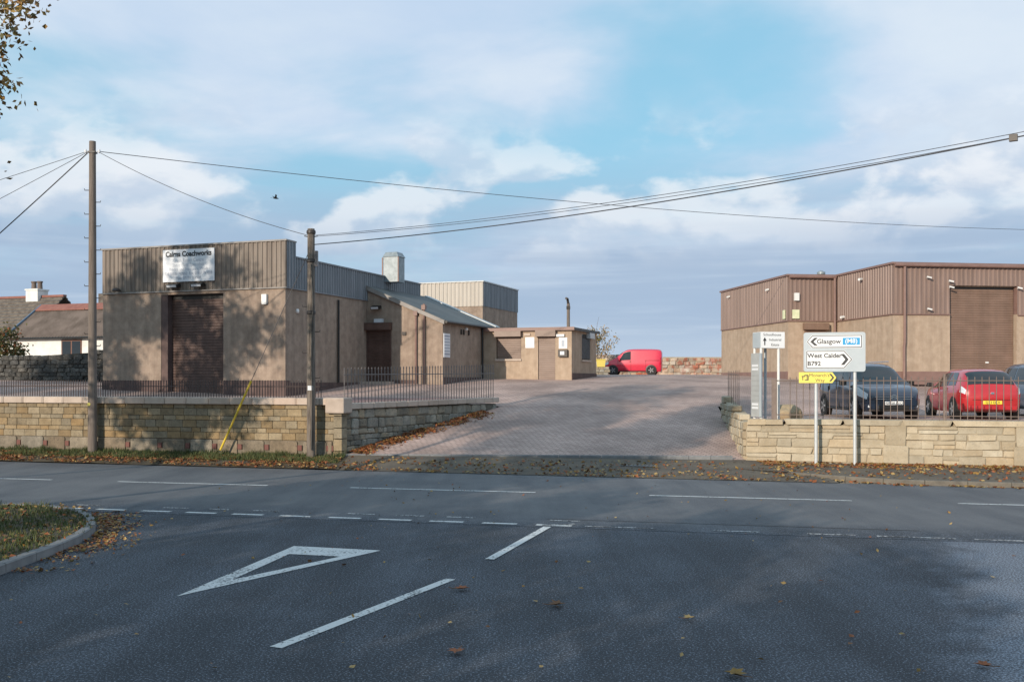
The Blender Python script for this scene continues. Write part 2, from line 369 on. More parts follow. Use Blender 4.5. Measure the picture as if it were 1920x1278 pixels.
class MB:
    def __init__(s): s.v = []; s.f = []; s.mi = []; s.cur = 0
    def add(s, vs, fs):
        n = len(s.v); s.v += [tuple(p) for p in vs]; s.f += [tuple(i + n for i in f) for f in fs]; s.mi += [s.cur] * len(fs)
        return s
    def box(s, x0, x1, y0, y1, z0, z1):
        return s.add([(x0, y0, z0), (x1, y0, z0), (x1, y1, z0), (x0, y1, z0), (x0, y0, z1), (x1, y0, z1), (x1, y1, z1), (x0, y1, z1)],
                     [(3, 2, 1, 0), (4, 5, 6, 7), (0, 1, 5, 4), (1, 2, 6, 5), (2, 3, 7, 6), (3, 0, 4, 7)])
    def prism(s, poly, y0, y1, plane='xz'):
        n = len(poly)
        if plane == 'xz': P = [(a, y0, b) for a, b in poly] + [(a, y1, b) for a, b in poly]
        elif plane == 'yz': P = [(y0, a, b) for a, b in poly] + [(y1, a, b) for a, b in poly]
        else: P = [(a, b, y0) for a, b in poly] + [(a, b, y1) for a, b in poly]
        return s.add(P, [tuple(range(n - 1, -1, -1)), tuple(range(n, 2 * n))] + [(i, (i + 1) % n, n + (i + 1) % n, n + i) for i in range(n)])
    def tube(s, pts, r, n=8, cap=True):
        pts = [Vector(p) for p in pts]; rs = r if isinstance(r, (list, tuple)) else [r] * len(pts)
        base = len(s.v); prev = None
        for i, p in enumerate(pts):
            d = (pts[min(i + 1, len(pts) - 1)] - pts[max(i - 1, 0)])
            d = d.normalized() if d.length > 1e-9 else Vector((0, 0, 1))
            if prev is None:
                a = d.orthogonal().normalized()
            else:
                a = (prev - d * prev.dot(d))
                a = a.normalized() if a.length > 1e-6 else d.orthogonal().normalized()
            prev = a; b = d.cross(a)
            for k in range(n):
                t = 2 * math.pi * k / n
                s.v.append(tuple(p + (a * math.cos(t) + b * math.sin(t)) * rs[i]))
        for i in range(len(pts) - 1):
            for k in range(n):
                k2 = (k + 1) % n
                s.f.append((base + i * n + k, base + i * n + k2, base + (i + 1) * n + k2, base + (i + 1) * n + k)); s.mi.append(s.cur)
        if cap:
            s.f.append(tuple(base + k for k in range(n - 1, -1, -1))); s.mi.append(s.cur)
            e = base + (len(pts) - 1) * n
            s.f.append(tuple(e + k for k in range(n))); s.mi.append(s.cur)
        return s
    def lathe(s, prof, n=20, origin=(0, 0, 0), axis='z'):
        """prof: (radius, along axis)"""
        base = len(s.v)
        for r, h in prof:
            for k in range(n):
                t = 2 * math.pi * k / n; a, b = r * math.cos(t), r * math.sin(t)
                p = (a, b, h) if axis == 'z' else ((a, h, b) if axis == 'y' else (h, a, b))
                s.v.append((p[0] + origin[0], p[1] + origin[1], p[2] + origin[2]))
        for i in range(len(prof) - 1):
            for k in range(n):
                k2 = (k + 1) % n
                s.f.append((base + i * n + k, base + i * n + k2, base + (i + 1) * n + k2, base + (i + 1) * n + k)); s.mi.append(s.cur)
        s.f.append(tuple(base + k for k in range(n))); s.mi.append(s.cur)
        e = base + (len(prof) - 1) * n
        s.f.append(tuple(e + k for k in range(n))); s.mi.append(s.cur)
        return s
    def build(s, name, m, parent=None, smooth=False, fix=True):
        z0 = ZO.get(parent.name, 0.) if parent else 0.
        me = bpy.data.meshes.new(name)
        me.from_pydata([(a, b, c - z0) for a, b, c in s.v], [], s.f)
        for mm in (m if isinstance(m, (list, tuple)) else [m]): me.materials.append(MATS[mm] if isinstance(mm, str) else mm)
        if any(s.mi): me.polygons.foreach_set('material_index', s.mi)
        if fix:
            bm = bmesh.new(); bm.from_mesh(me); bmesh.ops.recalc_face_normals(bm, faces=bm.faces); bm.to_mesh(me); bm.free()
        if smooth:
            me.polygons.foreach_set('use_smooth', [True] * len(me.polygons))
            try: me.set_sharp_from_angle(angle=R(38))
            except Exception: pass
        o = bpy.data.objects.new(name, me); col.objects.link(o)
        if parent:
            o.parent = parent; ZO[o.name] = z0
        return o

def inst(name, me, parent, loc, scale=(1, 1, 1), rot=(0, 0, 0)):
    o = bpy.data.objects.new(name, me); col.objects.link(o)
    o.parent = parent; o.location = loc; o.scale = scale; o.rotation_euler = rot
    return o

def text(body, size, m, parent, loc, align='CENTER', name='lettering', bold=0., rz=0., squeeze=1.):
    cu = bpy.data.curves.new(name, 'FONT'); cu.body = body; cu.size = size; cu.align_x = align; cu.align_y = 'CENTER'; cu.offset = bold
    cu.resolution_u = 3
    tmp = bpy.data.objects.new(name, cu); col.objects.link(tmp)
    me = bpy.data.meshes.new_from_object(tmp.evaluated_get(bpy.context.evaluated_depsgraph_get()))
    bpy.data.objects.remove(tmp); bpy.data.curves.remove(cu)
    me.materials.clear(); me.materials.append(MATS[m])
    o = bpy.data.objects.new(name, me); col.objects.link(o); o.parent = parent
    o.location = (loc[0], loc[1], loc[2] - ZO.get(parent.name, 0.)); o.rotation_euler = (R(90), 0, rz); o.scale = (squeeze, 1, 1)
    return o

def stone_meshes(prefix, m, n=5, jit=.06, bev=.09, seed=1):
    rr = random.Random(seed); out = []
    for k in range(n):
        bm = bmesh.new(); bmesh.ops.create_cube(bm, size=1)
        for v in bm.verts: v.co += Vector((rr.uniform(-jit, jit), rr.uniform(-jit, jit) * .6, rr.uniform(-jit, jit)))
        bmesh.ops.bevel(bm, geom=bm.edges[:], offset=bev, segments=1, affect='EDGES')
        me = bpy.data.meshes.new(prefix); bm.to_mesh(me); bm.free(); me.materials.append(M[m]); out.append(me)
    return out

def lerp(a, b, t): return a + (b - a) * t
def sstep(a, b, x):
    t = min(1, max(0, (x - a) / (b - a))); return t * t * (3 - 2 * t)
def table(pts, x):
    if x <= pts[0][0]: return pts[0][1]
    for (a, b), (c, d) in zip(pts, pts[1:]):
        if x <= c: return lerp(b, d, (x - a) / (c - a))
    return pts[-1][1]

# ------------------------------------------------------------------ terrain
def kerbY(x): return 25.17 - .273 * x                       # far edge of the main road
def wallY(x): return 31.2 - .2811 * (x + 16.04) if x < -5.1 else lerp(28.12, 27.4, (x + 5.1) / 11.56) if x < 6.46 else 27.4 - .2811 * (x - 6.46)
PROF = [(27.4, .2), (28.2, .30), (31, .78), (35.5, 1.45), (38, 1.74), (40.5, 1.97), (43, 2.2), (46, 2.4), (50, 2.57), (56, 2.69), (70, 2.77), (120, 2.95)]
def edgeL(y): return -4.75 + (y - 28.1) * .5851
def edgeR(y): return 6.46 + (y - 27.4) * .109
def zl(x, y):
    p = table(PROF, y)
    fl = 1.70 + .008 * (y - 28); fr = 1.26
    if y < 35.5:
        if x < edgeL(y) + .01: return max(p, fl)
        if x > edgeR(y) - .01: return max(p, fr)
        return p
    kl = 1 - sstep(edgeL(35.5) - 3.5, edgeL(35.5) + .3 + (y - 35.5) * .3, x)
    kl = max(kl, 0) * 1.0
    a = max(p, fl) if kl > 0 else p
    return max(lerp(p, a, kl), fr if x > edgeR(y) else 0)

def sheet(name, nx, ny, fn, m):
    b = MB(); vs = []
    for j in range(ny + 1):
        for i in range(nx + 1): vs.append(fn(i / nx, j / ny))
    fs = [(j * (nx + 1) + i, j * (nx + 1) + i + 1, (j + 1) * (nx + 1) + i + 1, (j + 1) * (nx + 1) + i) for j in range(ny) for i in range(nx)]
    b.add(vs, fs); o = b.build(name, m, smooth=True, fix=False); tag(o, kind='structure'); return o

g = MB(); g.add([(-900, -600, -.06), (900, -600, -.06), (900, 1500, -.06), (-900, 1500, -.06)], [(0, 1, 2, 3)])
tag(g.build('ground', 'field', fix=False), kind='structure')

def nearY(x): return 16.72 - .235 * x                         # near edge of the main road (give way line)
road_main = sheet('main_road', 60, 4, lambda u, v: (lerp(-75, 75, u), lerp(nearY(lerp(-75, 75, u)) - .35, kerbY(lerp(-75, 75, u)) + .05, v), .004), 'asphalt_main')
road_side = sheet('side_road', 8, 12, lambda u, v: (lerp(-6.4, 8.6, u), lerp(-40, nearY(lerp(-6.4, 8.6, u)), v), 0.), 'asphalt_side')
cor = MB(); cor.add([(-11, 13, -.004), (12, 10.5, -.004), (12, 15, -.004), (-11, 19.3, -.004)], [(0, 1, 2, 3)])
tag(cor.build('junction_mouth', 'asphalt_side', fix=False), kind='structure')
# paved forecourt, terrace behind the left wall, car park behind the right wall
def fx(y, u, a, b): return lerp(a(y), b(y), u)
def drive_fn(u, v):
    x = lerp(-4.75, 6.46, u); y = wallY(x) + .02
    y = lerp(y, 35.5, v); x = lerp(edgeL(y), edgeR(y), u)
    return (x, y, table(PROF, y))
sheet('driveway', 24, 20, drive_fn, 'block_paving')
def back_fn(u, v):
    x = lerp(-48, 62, u); y = 35.5 + 84.5 * v ** 1.7
    return (x, y, zl(x, y) if v > 0 else max(zl(x, 35.52), 0))
sheet('forecourt', 150, 60, back_fn, 'block_paving')
def terr_fn(u, v):
    x = lerp(-48, -4.8, u)
    for _ in range(4):
        y = lerp(wallY(min(x, -5.11)) + .12, 35.5, v); x = lerp(-48, edgeL(max(y, 28.1)) - .1, u)
    return (x, y, 1.70 + .008 * (y - 28))
sheet('terrace', 40, 8, terr_fn, 'terrace_paving')
def park_fn(u, v):
    x = lerp(6.6, 62, u)
    for _ in range(4):
        y = lerp(wallY(x) + .12, 35.5, v); x = lerp(edgeR(y) + .12, 62, u)
    return (x, y, max(1.26, table(PROF, y)))
sheet('car_park', 40, 16, park_fn, 'block_paving')

# verge in front of the left wall, asphalt apron, right pavement
sheet('grass_verge', 60, 5, lambda u, v: (lerp(-45, -4.6, u), lerp(kerbY(lerp(-45, -4.6, u)) + .0, wallY(min(lerp(-45, -4.6, u), -5.11)) + .05, v), lerp(.03, .26, v ** .7) + .03 * noise.noise((u * 90, v * 4, 0))), 'soil')
sheet('apron', 24, 5, lambda u, v: (lerp(-4.6, 7.6, u), lerp(kerbY(lerp(-4.6, 7.6, u)), wallY(lerp(-4.6, 7.6, u)) + .04, v), lerp(.015, lerp(.29, .19, u), v)), 'asphalt_path')
def pave_edge(x): return kerbY(x) + max(0, 1.9 * (1 - sstep(5.6, 9.2, x)))
sheet('pavement', 40, 4, lambda u, v: (lerp(5.9, 60, u), lerp(pave_edge(lerp(5.9, 60, u)) + .12, wallY(lerp(6.46, 60, u)) + .05, v), lerp(.115, .17, v)), 'asphalt_path')
# corner verge at lower left
ISL = []
for k in range(13):
    t = k / 12 * math.pi * .56
    ISL.append((-9.35 + 3.05 * math.cos(t) - .15 * k / 12, 13.9 + 4.55 * math.sin(t)))
ISL = [(-6.3, -30), (-6.3, 0), (-6.3, 6), (-6.3, 10), (-6.3, 12.4)] + ISL
ISL += [(x, nearY(x) + .02) for x in (-11.2, -13, -16, -20, -26, -34, -50)]
iv = MB(); inner = [(x - .0, y, .105) for x, y in ISL] + [(-50, -30, .105)]
iv.add(inner, [tuple(range(len(inner)))])
corner = iv.build('corner_verge', 'soil', fix=False); tag(corner, kind='structure')

# ---- kerbs (single stones are parts of the kerb run)
def kerb_run(name, path, zt, zb, w=.13, step=.9, maxn=60, km='kerb_stone'):
    holder = bpy.data.objects.new(name, None); col.objects.link(holder); tag(holder, kind='structure')
    pts = [Vector((x, y, 0)) for x, y in path]
    seg = []; L_ = 0
    for a, b in zip(pts, pts[1:]): seg.append((L_, a, b)); L_ += (b - a).length
    def at(s):
        for l0, a, b in reversed(seg):
            if s >= l0: return a + (b - a).normalized() * (s - l0), (b - a).normalized()
        return pts[0], (pts[1] - pts[0]).normalized()
    n = min(maxn, int(L_ / step))
    for k in range(n):
        m_ = MB(); q = 3; ring = []
        for i in range(q + 1):
            p, d = at(k * step + .006 + (step - .012) * i / q)
            nrm = Vector((-d.y, d.x, 0))
            ring.append([p + Vector((0, 0, zb)), p + Vector((0, 0, zt - .02)) + nrm * .004, p + nrm * .022 + Vector((0, 0, zt)), p + nrm * w + Vector((0, 0, zt)), p + nrm * w + Vector((0, 0, zb))])
        vs = [p for r_ in ring for p in r_]
        fs = [(i * 5 + j, i * 5 + (j + 1) % 5, (i + 1) * 5 + (j + 1) % 5, (i + 1) * 5 + j) for i in range(q) for j in range(5)]
        fs += [(0, 1, 2, 3, 4), tuple(q * 5 + j for j in (4, 3, 2, 1, 0))]
        m_.add(vs, fs); m_.build('kerb_stone', km, holder)
    return holder
kerb_run('corner_kerb', [p for p in ISL if p[1] > 3 and p[0] > -30], .125, -.05, w=.14, step=.8)
pk = [(6.5, 26.75)] + [(x, pave_edge(x)) for x in (6.9, 7.3, 7.8, 8.3, 8.8, 9.4, 11, 14, 18, 24)]
kerb_run('pavement_kerb', pk, .12, -.05, w=.13, step=.9, km='kerb_worn')
kerb_run('driveway_edging', [(-4.7, 28.08), (0.8, 27.75), (6.4, 27.38)], .312, .1, w=.1, step=.6)

# ---- road markings: sheets 4 mm proud
def strip(name, p, q, w, m, parent, z=.009, taper=0):
    p, q = Vector((*p, 0)), Vector((*q, 0)); d = (q - p).normalized(); n_ = Vector((-d.y, d.x, 0)) * w / 2
    b = MB(); b.add([(a.x, a.y, z) for a in (p - n_, q - n_, q + n_, p + n_)], [(0, 1, 2, 3)])
    return b.build(name, m, parent, fix=False)
def ctr(x): return 21.33 - .232 * x
for a, b_ in ((-19.5, -15.5), (-13.6, -11.05), (-9.3, -5.55), (-3.6, .5), (2.85, 6.75), (8.65, 12.4), (14.3, 18)):
    strip('centre_line_dash', (a, ctr(a)), (b_, ctr(b_)), .11, 'road_paint', road_main)
x = -8.6; k = 0
while x < .5:
    strip('give_way_dash', (x, nearY(x) - .05 - .012 * (x + 8)), (x + .58, nearY(x + .58) - .05 - .012 * (x + 8)), .13, 'road_paint', road_main)
    if k % 4 != 1: strip('give_way_dash', (x + .25, nearY(x) + .38), (x + .75, nearY(x + .5) + .38), .10, 'road_paint_worn', road_main)
    x += .9; k += 1
for a, b_ in ((1.2, 2.3), (3.2, 3.9), (4.6, 5.3), (5.6, 6.7), (6.95, 8.1)):
    strip('edge_line_dash', (a, nearY(a) - .12), (b_, nearY(b_) - .12), .09, 'road_paint_worn', road_main)
strip('side_centre_dash', (-2.12, 8.93), (-.74, 12.0), .13, 'road_paint', road_side, z=.006)
strip('side_centre_dash', (-.30, 13.3), (.58, 16.25), .13, 'road_paint', road_main, z=.010)
strip('side_centre_dash', (-4.3, 3.9), (-2.95, 6.9), .13, 'road_paint', road_side, z=.006)
strip('centre_joint_line', (.5, 16.4), (1.05, 16.55), .11, 'road_paint_worn', road_main, z=.0105)
mat('tar', (.02, .021, .023), (.035, .036, .038), scale=8, rough=.6)
for k in range(14):
    a = .6 + k * .42; strip('tar_seam', (a, nearY(a) + .62 + .03 * noise.noise((k * .7, 0, 0))), (a + .42, nearY(a + .42) + .62 + .03 * noise.noise((k * .7 + .7, 0, 0))), .035, 'tar', road_main, z=.0085)
tri = MB()
A_, B_, C_ = Vector((-3.15, 14.38)), Vector((-1.84, 14.0)), Vector((-3.72, 11.03))
inn = [Vector((-3.07, 13.72)), Vector((-2.335, 13.52)), Vector((-3.36, 11.95))]
tri.add([(p.x, p.y, .006) for p in (A_, B_, C_)] + [(p.x, p.y, .006) for p in inn], [(0, 1, 4, 3), (1, 2, 5, 4), (2, 0, 3, 5)])
tri.build('give_way_triangle', 'road_paint', road_side, fix=False)
# drain grate in the apron
dg = thing('drain_grate', 'dark iron drain grate set in the asphalt apron before the brick driveway', 'drain', (3.35, 26.25, .13), R(-13), zworld=False)
b = MB(); b.box(-.5, .5, -.2, .2, -.02, .012); b.build('frame', 'dark_metal', dg)
for k in range(9): MB().box(-.44 + k * .105, -.39 + k * .105, -.16, .16, .013, .022).build('grate_bar', 'kerb_stone', dg)

# ------------------------------------------------------------------ boundary walls
GD = R(-15.7)
def railing(root, xs, y, zb, zt, rails, r, m, post_every=0, tilt=None, spear=True):
    """bars are single parts sharing one mesh; xs = list of (x, y, zbase, ztop)"""
    b = MB(); b.tube([(0, 0, 0), (0, 0, .93)], r, 6)
    b.lathe([(r, .93), (r * 1.5, .95), (.001, 1.0)] if spear else [(r, .93), (r, 1.0)], 6)
    tmp = b.build('bar', m, None, smooth=True); me = tmp.data; bpy.data.objects.remove(tmp)
    z0 = ZO.get(root.name, 0.)
    for (px, py, a, t) in xs: inst('bar', me, root, (px, py, a - z0), (1, 1, t - a))
    for pts, rr in rails: MB().tube(pts, rr, 6).build('rail', m, root)

# left front wall of coursed blocks
lw = thing('block_wall', 'long coursed block retaining wall with pale coping beside the grass verge', 'wall', (-16.04, 31.2, .2), GD, zworld=True)
LL = 11.45
MB().box(-30, LL, .03, .34, -.2, 1.69).build('mortar_core', 'mortar', lw)
blk = stone_meshes('block', 'block_stone', 4, .012, .035, 3)
bas = stone_meshes('base_block', 'base_stone', 4, .02, .05, 4)
cop = stone_meshes('coping_stone', 'coping_stone', 3, .01, .07, 5)
courses = [(.12, 0), (.21, 1), (.13, 0), (.22, 1), (.13, 0), (.205, 1)]
zt = 1.685
rr = random.Random(5)
for hgt, tall in courses:
    s = -3.0 - rr.uniform(0, .3)
    while s < LL - .02:
        L_ = rr.choice((.30, .38, .42, .45)) if not tall else rr.choice((.36, .43, .46))
        e = min(s + L_, LL)
        if e - s > .08:
            inst('block', rr.choice(blk), lw, ((s + e) / 2, .09 + rr.uniform(-.006, .006), zt - hgt / 2 - .2), (e - s - .012, .2, hgt - .012))
        s = e
    zt -= hgt
for hgt, zc_ in ((.30, 1.53), (.33, 1.21), (.30, .89), (.34, .56), (.3, .24)):
    inst('quoin', rr.choice(blk), lw, (LL + .12, .13, zc_ - .2), (.26, .34, hgt - .012))
s = -3.2
while s < LL - .02:
    L_ = rr.uniform(.75, 1.15); e = min(s + L_, LL)
    inst('base_block', rr.choice(bas), lw, ((s + e) / 2 - .09, .085, zt - .3 - .2), (e - s - .20, .2, .58))
    vb = MB(); vb.box(e - .16, e - .03, -.012, .1, zt - .28, zt - .13); vb.build('weep_vent', 'vent_brick', lw)
    s = e
s = -3.4
while s < LL - .25:
    e = min(s + rr.uniform(.68, .76), LL - .2)
    inst('coping_stone', rr.choice(cop), lw, ((s + e) / 2, .13, 1.79 - .2), (e - s - .01, .46, .205))
    s = e
MB().box(-30, -3.4, -.1, .36, 1.69, 1.88).build('coping_run', 'coping_stone', lw)
MB().box(-30, -3.2, -.01, .04, -.2, 1.68).build('block_run', 'block_stone', lw)

lr = thing('front_railing', 'low dark iron railing along the coping of the left block wall', 'railing', (-16.04, 31.2, 1.87), GD, zworld=True)
xs = [(-3 + k * .089, .14, 1.87, 2.40) for k in range(int((LL + 2.7) / .089))]
railing(lr, xs, 0, 0, 0, [([(-3, .14, 2.21), (LL - .3, .14, 2.21)], .013)], .0125, 'rail_dark')

# ramped side wall of rubble up the driveway
ang = math.atan2(7.4, 4.33)
sw = thing('rubble_wall', 'rubble stone side wall rising beside the brick driveway with grey coping', 'wall', (-4.86, 28.1, .25), ang, zworld=True)
SL = 8.57
def ramp_base(s): return table(PROF, 28.1 + s * .863) - .05
core = MB()
n_ = 12
core.add([(SL * i / n_, y_, z_) for i in range(n_ + 1) for y_, z_ in ((.05, ramp_base(SL * i / n_) - .3), (.30, ramp_base(SL * i / n_) - .3), (.30, 1.56), (.05, 1.56))],
         [(i * 4 + j, (i + 1) * 4 + j, (i + 1) * 4 + (j + 1) % 4, i * 4 + (j + 1) % 4) for i in range(n_) for j in range(4)] + [(0, 1, 2, 3), (n_ * 4 + 3, n_ * 4 + 2, n_ * 4 + 1, n_ * 4)])
core.build('mortar_core', 'mortar', sw)
rub = stone_meshes('stone', 'rubble', 7, .11, .13, 8)
rr = random.Random(9)
zt = 1.555; first = True
while zt > .1:
    hgt = rr.uniform(.24, .30) if zt > 1.1 else rr.uniform(.13, .2)
    s = .02
    while s < SL:
        w = rr.uniform(.28, .6) if zt > 1.1 else rr.uniform(.16, .42)
        e = min(s + w, SL)
        if zt > ramp_base((s + e) / 2) + .06 and e - s > .07:
            inst('stone', rr.choice(rub), sw, ((s + e) / 2, .10 + rr.uniform(-.012, .012), zt - hgt / 2 - .25), ((e - s) * .97, .2, hgt * rr.uniform(.92, 1.0)), (0, rr.uniform(-.04, .04), 0))
        s = e
    zt -= hgt
s = .32
while s < SL - .1:
    e = min(s + .56, SL + .04)
    inst('coping_stone', cop[0], sw, ((s + e) / 2, .13, 1.645 + .012 * s / 2 - .25), (e - s - .008, .42, .17)); s = e
cp = thing('corner_capstone', 'big pale square capstone on the corner where block wall meets rubble wall', 'capstone', (-4.95, 28.08, 1.46), GD)
b = MB(); b.box(-.28, .30, -.16, .42, 0, .44); o = b.build('capstone_block', 'coping_stone', cp)
bv = o.modifiers.new('bevel', 'BEVEL'); bv.width = .035; bv.segments = 2
sr = thing('ramp_railing', 'tall grey iron railing standing on the sloping rubble wall beside the driveway', 'railing', (-4.86, 28.1, 1.72), ang, zworld=True)
xs = [(.35 + k * .157, .13, 1.72, 2.76 + .004 * k) for k in range(53)]
railing(sr, xs, 0, 0, 0, [([(.3, .13, 2.55), (8.6, .13, 2.63)], .014)], .0135, 'rail_grey')

# right front wall of squared sandstone
rw = thing('sandstone_wall', 'pale squared sandstone retaining wall behind the pavement and road signs', 'wall', (6.46, 27.4, .15), GD, zworld=True)
RL = 15.0
MB().box(.05, RL + 20, .03, .40, -.2, 1.19).build('mortar_core', 'mortar_pale', rw)
ash = stone_meshes('stone', 'ashlar', 8, .05, .04, 12)
rr = random.Random(21)
piers = [(3.58, 4.11), (6.74, 7.28), (10.0, 10.5)]
zt = 1.185
rows = [.2, .17, .23, .18, .22, .2]
for hgt in rows:
    s = 0.0
    while s < RL:
        w = rr.choice((.28, .4, .55, .7, .85)) * rr.uniform(.85, 1.15); e = min(s + w, RL)
        for a, c in piers:
            if s < a < e: e = a
            if a - .01 <= s < c: s = c; e = min(s + w, RL)
        if e - s > .05:
            if rr.random() < .22 and e - s > .3:
                for q in (0, 1): inst('stone', rr.choice(ash), rw, ((s + e) / 2, .10 + rr.uniform(-.015, .015), zt - hgt * (.25 + .5 * q) - .15), (e - s - .014, .22, hgt / 2 - .012))
            else:
                inst('stone', rr.choice(ash), rw, ((s + e) / 2, .10 + rr.uniform(-.028, .028), zt - hgt / 2 - .15), (e - s - .018, .22, hgt - .018), (0, rr.uniform(-.03, .03), 0))
        s = e
    zt -= hgt
for a, c in piers:
    inst('pier_stone', ash[0], rw, ((a + c) / 2, .09, 1.0 - .15), (c - a - .02, .26, .66))
    inst('pier_stone', ash[1], rw, ((a + c) / 2, .07, .43 - .15), (c - a + .06, .30, .46))
s = 1.0
while s < RL:
    e = s + rr.uniform(1.0, 1.9); inst('coping_stone', ash[2], rw, ((s + e) / 2, .15, 1.265 - .15), (e - s - .012, .46, .15)); s = e
for s, w, h in ((.08, .5, .16), (.55, .48, .14)): inst('coping_stone', ash[3], rw, (s + w / 2 - .05, .15, 1.25 - .15), (w, .5, h))
# return of that wall along the driveway
ra = math.atan2(6.0, .65)
rt = thing('return_wall', 'rough sandstone return wall edging the right side of the brick driveway', 'wall', (6.40, 27.45, .15), ra, zworld=True)
TL = 6.1
core = MB()
core.add([(TL * i / 8, y_, z_) for i in range(9) for y_, z_ in ((-.05, table(PROF, 27.45 + TL * i / 8) - .3), (-.36, table(PROF, 27.45 + TL * i / 8) - .3), (-.36, 1.2 + .09 * i / 8 * TL), (-.05, 1.2 + .09 * i / 8 * TL))],
         [(i * 4 + j, (i + 1) * 4 + j, (i + 1) * 4 + (j + 1) % 4, i * 4 + (j + 1) % 4) for i in range(8) for j in range(4)] + [(0, 1, 2, 3), (35, 34, 33, 32)])
core.build('mortar_core', 'mortar_pale', rt)
zt = 1.86; rr = random.Random(33)
rsh = stone_meshes('stone', 'ashlar', 5, .10, .12, 14)
while zt > .15:
    h = rr.uniform(.17, .27); s = 0
    while s < TL:
        e = min(s + rr.uniform(.25, .6), TL); mid = (s + e) / 2
        if zt - h * .5 < 1.28 + .09 * mid and zt > table(PROF, 27.45 + mid) + .03 and e - s > .1:
            inst('stone', rr.choice(rsh), rt, (mid, -.12 + rr.uniform(-.02, .02), zt - h / 2 - .15), ((e - s) * .98, .3, h * .97))
        s = e
    zt -= h

rf = thing('car_park_railing', 'brown iron railing with single top rail above the sandstone wall', 'railing', (6.46, 27.4, 1.34), GD, zworld=True)
xs = [(1.15 + k * .172, .16, 1.32, 2.50) for k in range(64)]
railing(rf, xs, 0, 0, 0, [([(.75, .16, 2.38), (12.2, .16, 2.38)], .014), ([(.75, .16, 1.45), (12.2, .16, 1.45)], .012)], .0105, 'rail_brown')
MB().box(.66, .80, .08, .22, 1.3, 2.42).build('post', 'rail_brown', rf)
for k in range(5): MB().box(2.83 + 2.2 * k, 2.88 + 2.2 * k, .13, .19, 1.3, 2.55).build('post', 'rail_brown', rf)
rf2 = thing('return_railing', 'short run of brown railing at the top of the return wall', 'railing', (6.40, 27.45, 1.5), ra, zworld=True)
xs = [(2.9 + k * .5, -.2, 1.5, 2.72) for k in range(7)]
railing(rf2, xs, 0, 0, 0, [([(2.9, -.2, 2.55), (6.0, -.2, 2.6)], .014)], .012, 'rail_brown')

# ------------------------------------------------------------------ buildings
def clad(b, x0, x1, z0, z1, y, pitch=.2, d=.035, axis='x', sgn=-1):
    """trapezoid-ribbed sheet standing in front of plane y (x-run) or plane x=y (y-run)"""
    n = max(1, round((x1 - x0) / pitch)); p = (x1 - x0) / n; pts = []
    for k in range(n):
        a = x0 + k * p
        pts += [(a, 0), (a + p * .45, 0), (a + p * .58, d), (a + p * .87, d)]
    pts.append((x1, 0)); vs = []
    for a, q in pts:
        yy = y + sgn * (.012 + q)
        vs += [(a, yy, z0), (a, yy, z1)] if axis == 'x' else [(yy, a, z0), (yy, a, z1)]
    b.add(vs, [(2 * i, 2 * i + 2, 2 * i + 3, 2 * i + 1) for i in range(len(pts) - 1)])
    return b
def shutter(b, x0, x1, z0, z1, y, pitch=.1, d=.016):
    n = int((z1 - z0) / pitch); p = (z1 - z0) / n; prof = []
    for k in range(n):
        z = z0 + k * p
        prof += [(z, 0), (z + p * .12, d), (z + p * .8, d), (z + p * .93, 0)]
    prof.append((z1, 0)); vs = []
    for z, q in prof: vs += [(x0, y - q, z), (x1, y - q, z)]
    b.add(vs, [(2 * i, 2 * i + 1, 2 * i + 3, 2 * i + 2) for i in range(len(prof) - 1)])
    return b
def floodlight(parent, x, y, z, name='floodlight', w=.34, m='black_plastic'):
    b = MB(); b.prism([(-.0, 0), (-.26, -.05), (-.30, .06), (-.05, .14)], x - w / 2, x + w / 2, 'yz'); b.v = [(a, yy + y, zz + z) for a, yy, zz in b.v]
    b.box(x - .03, x + .03, y - .06, y, z - .02, z + .1)
    o = b.build(name, m, parent)
    g_ = MB(); g_.add([(x - w / 2 + .03, y - .262, z - .043), (x + w / 2 - .03, y - .262, z - .043), (x + w / 2 - .03, y - .302, z + .05), (x - w / 2 + .03, y - .302, z + .05)], [(0, 1, 2, 3)])
    g_.build('lamp_glass', 'lamp_clear', o)
    return o
def camera_unit(parent, x, y, z, s=1, m='white_paint'):
    b = MB(); b.tube([(x, y, z), (x, y - .12, z + .02)], .02 * s, 6); b.tube([(x - .12 * s, y - .16, z + .05), (x + .12 * s, y - .2, z)], .045 * s, 8)
    return b.build('security_camera', m, parent, smooth=True)

RZ = math.atan2(-.3335, .9427)
ws = thing('workshop', 'tan roughcast workshop with grey ribbed parapet and tall dark roller door', 'building', (-8.65, 38., 1.7), RZ, zworld=True)
W_, DP = 8.64, 12.2
b = MB()
b.box(-W_, -5.75, 0, .35, 2.38, 5.98); b.box(-2.80, 0, 0, .35, 2.38, 5.98); b.box(-5.75, -2.80, 0, .35, 5.80, 5.98)   # front, round the door
b.box(-.35, 0, .35, DP, 1.5, 5.98)                                              # side towards the drive
b.box(-W_, -W_ + .35, .35, DP, 1.5, 5.98); b.box(-W_ + .35, -.35, DP - .35, DP, 1.5, 5.98)
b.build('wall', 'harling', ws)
MB().box(-W_ - .03, -5.76, -.035, .3, 1.4, 2.377).build('plinth', 'plinth', ws); MB().box(-2.79, .03, -.035, .3, 1.4, 2.377).build('plinth', 'plinth', ws); MB().box(.002, .035, .3, 6.6, 1.4, 2.30).build('plinth', 'plinth', ws)
b = MB(); clad(b, -W_ - .02, .05, 5.95, 7.72, 0, .205); b.build('front_cladding', 'cladding_grey', ws, fix=False)
b = MB(); b.box(-W_ - .02, .03, .0, .3, 5.985, 7.70); b.box(-.3, .05, .3, .62, 6.0, 7.70); b.build('parapet', 'trim_grey', ws)
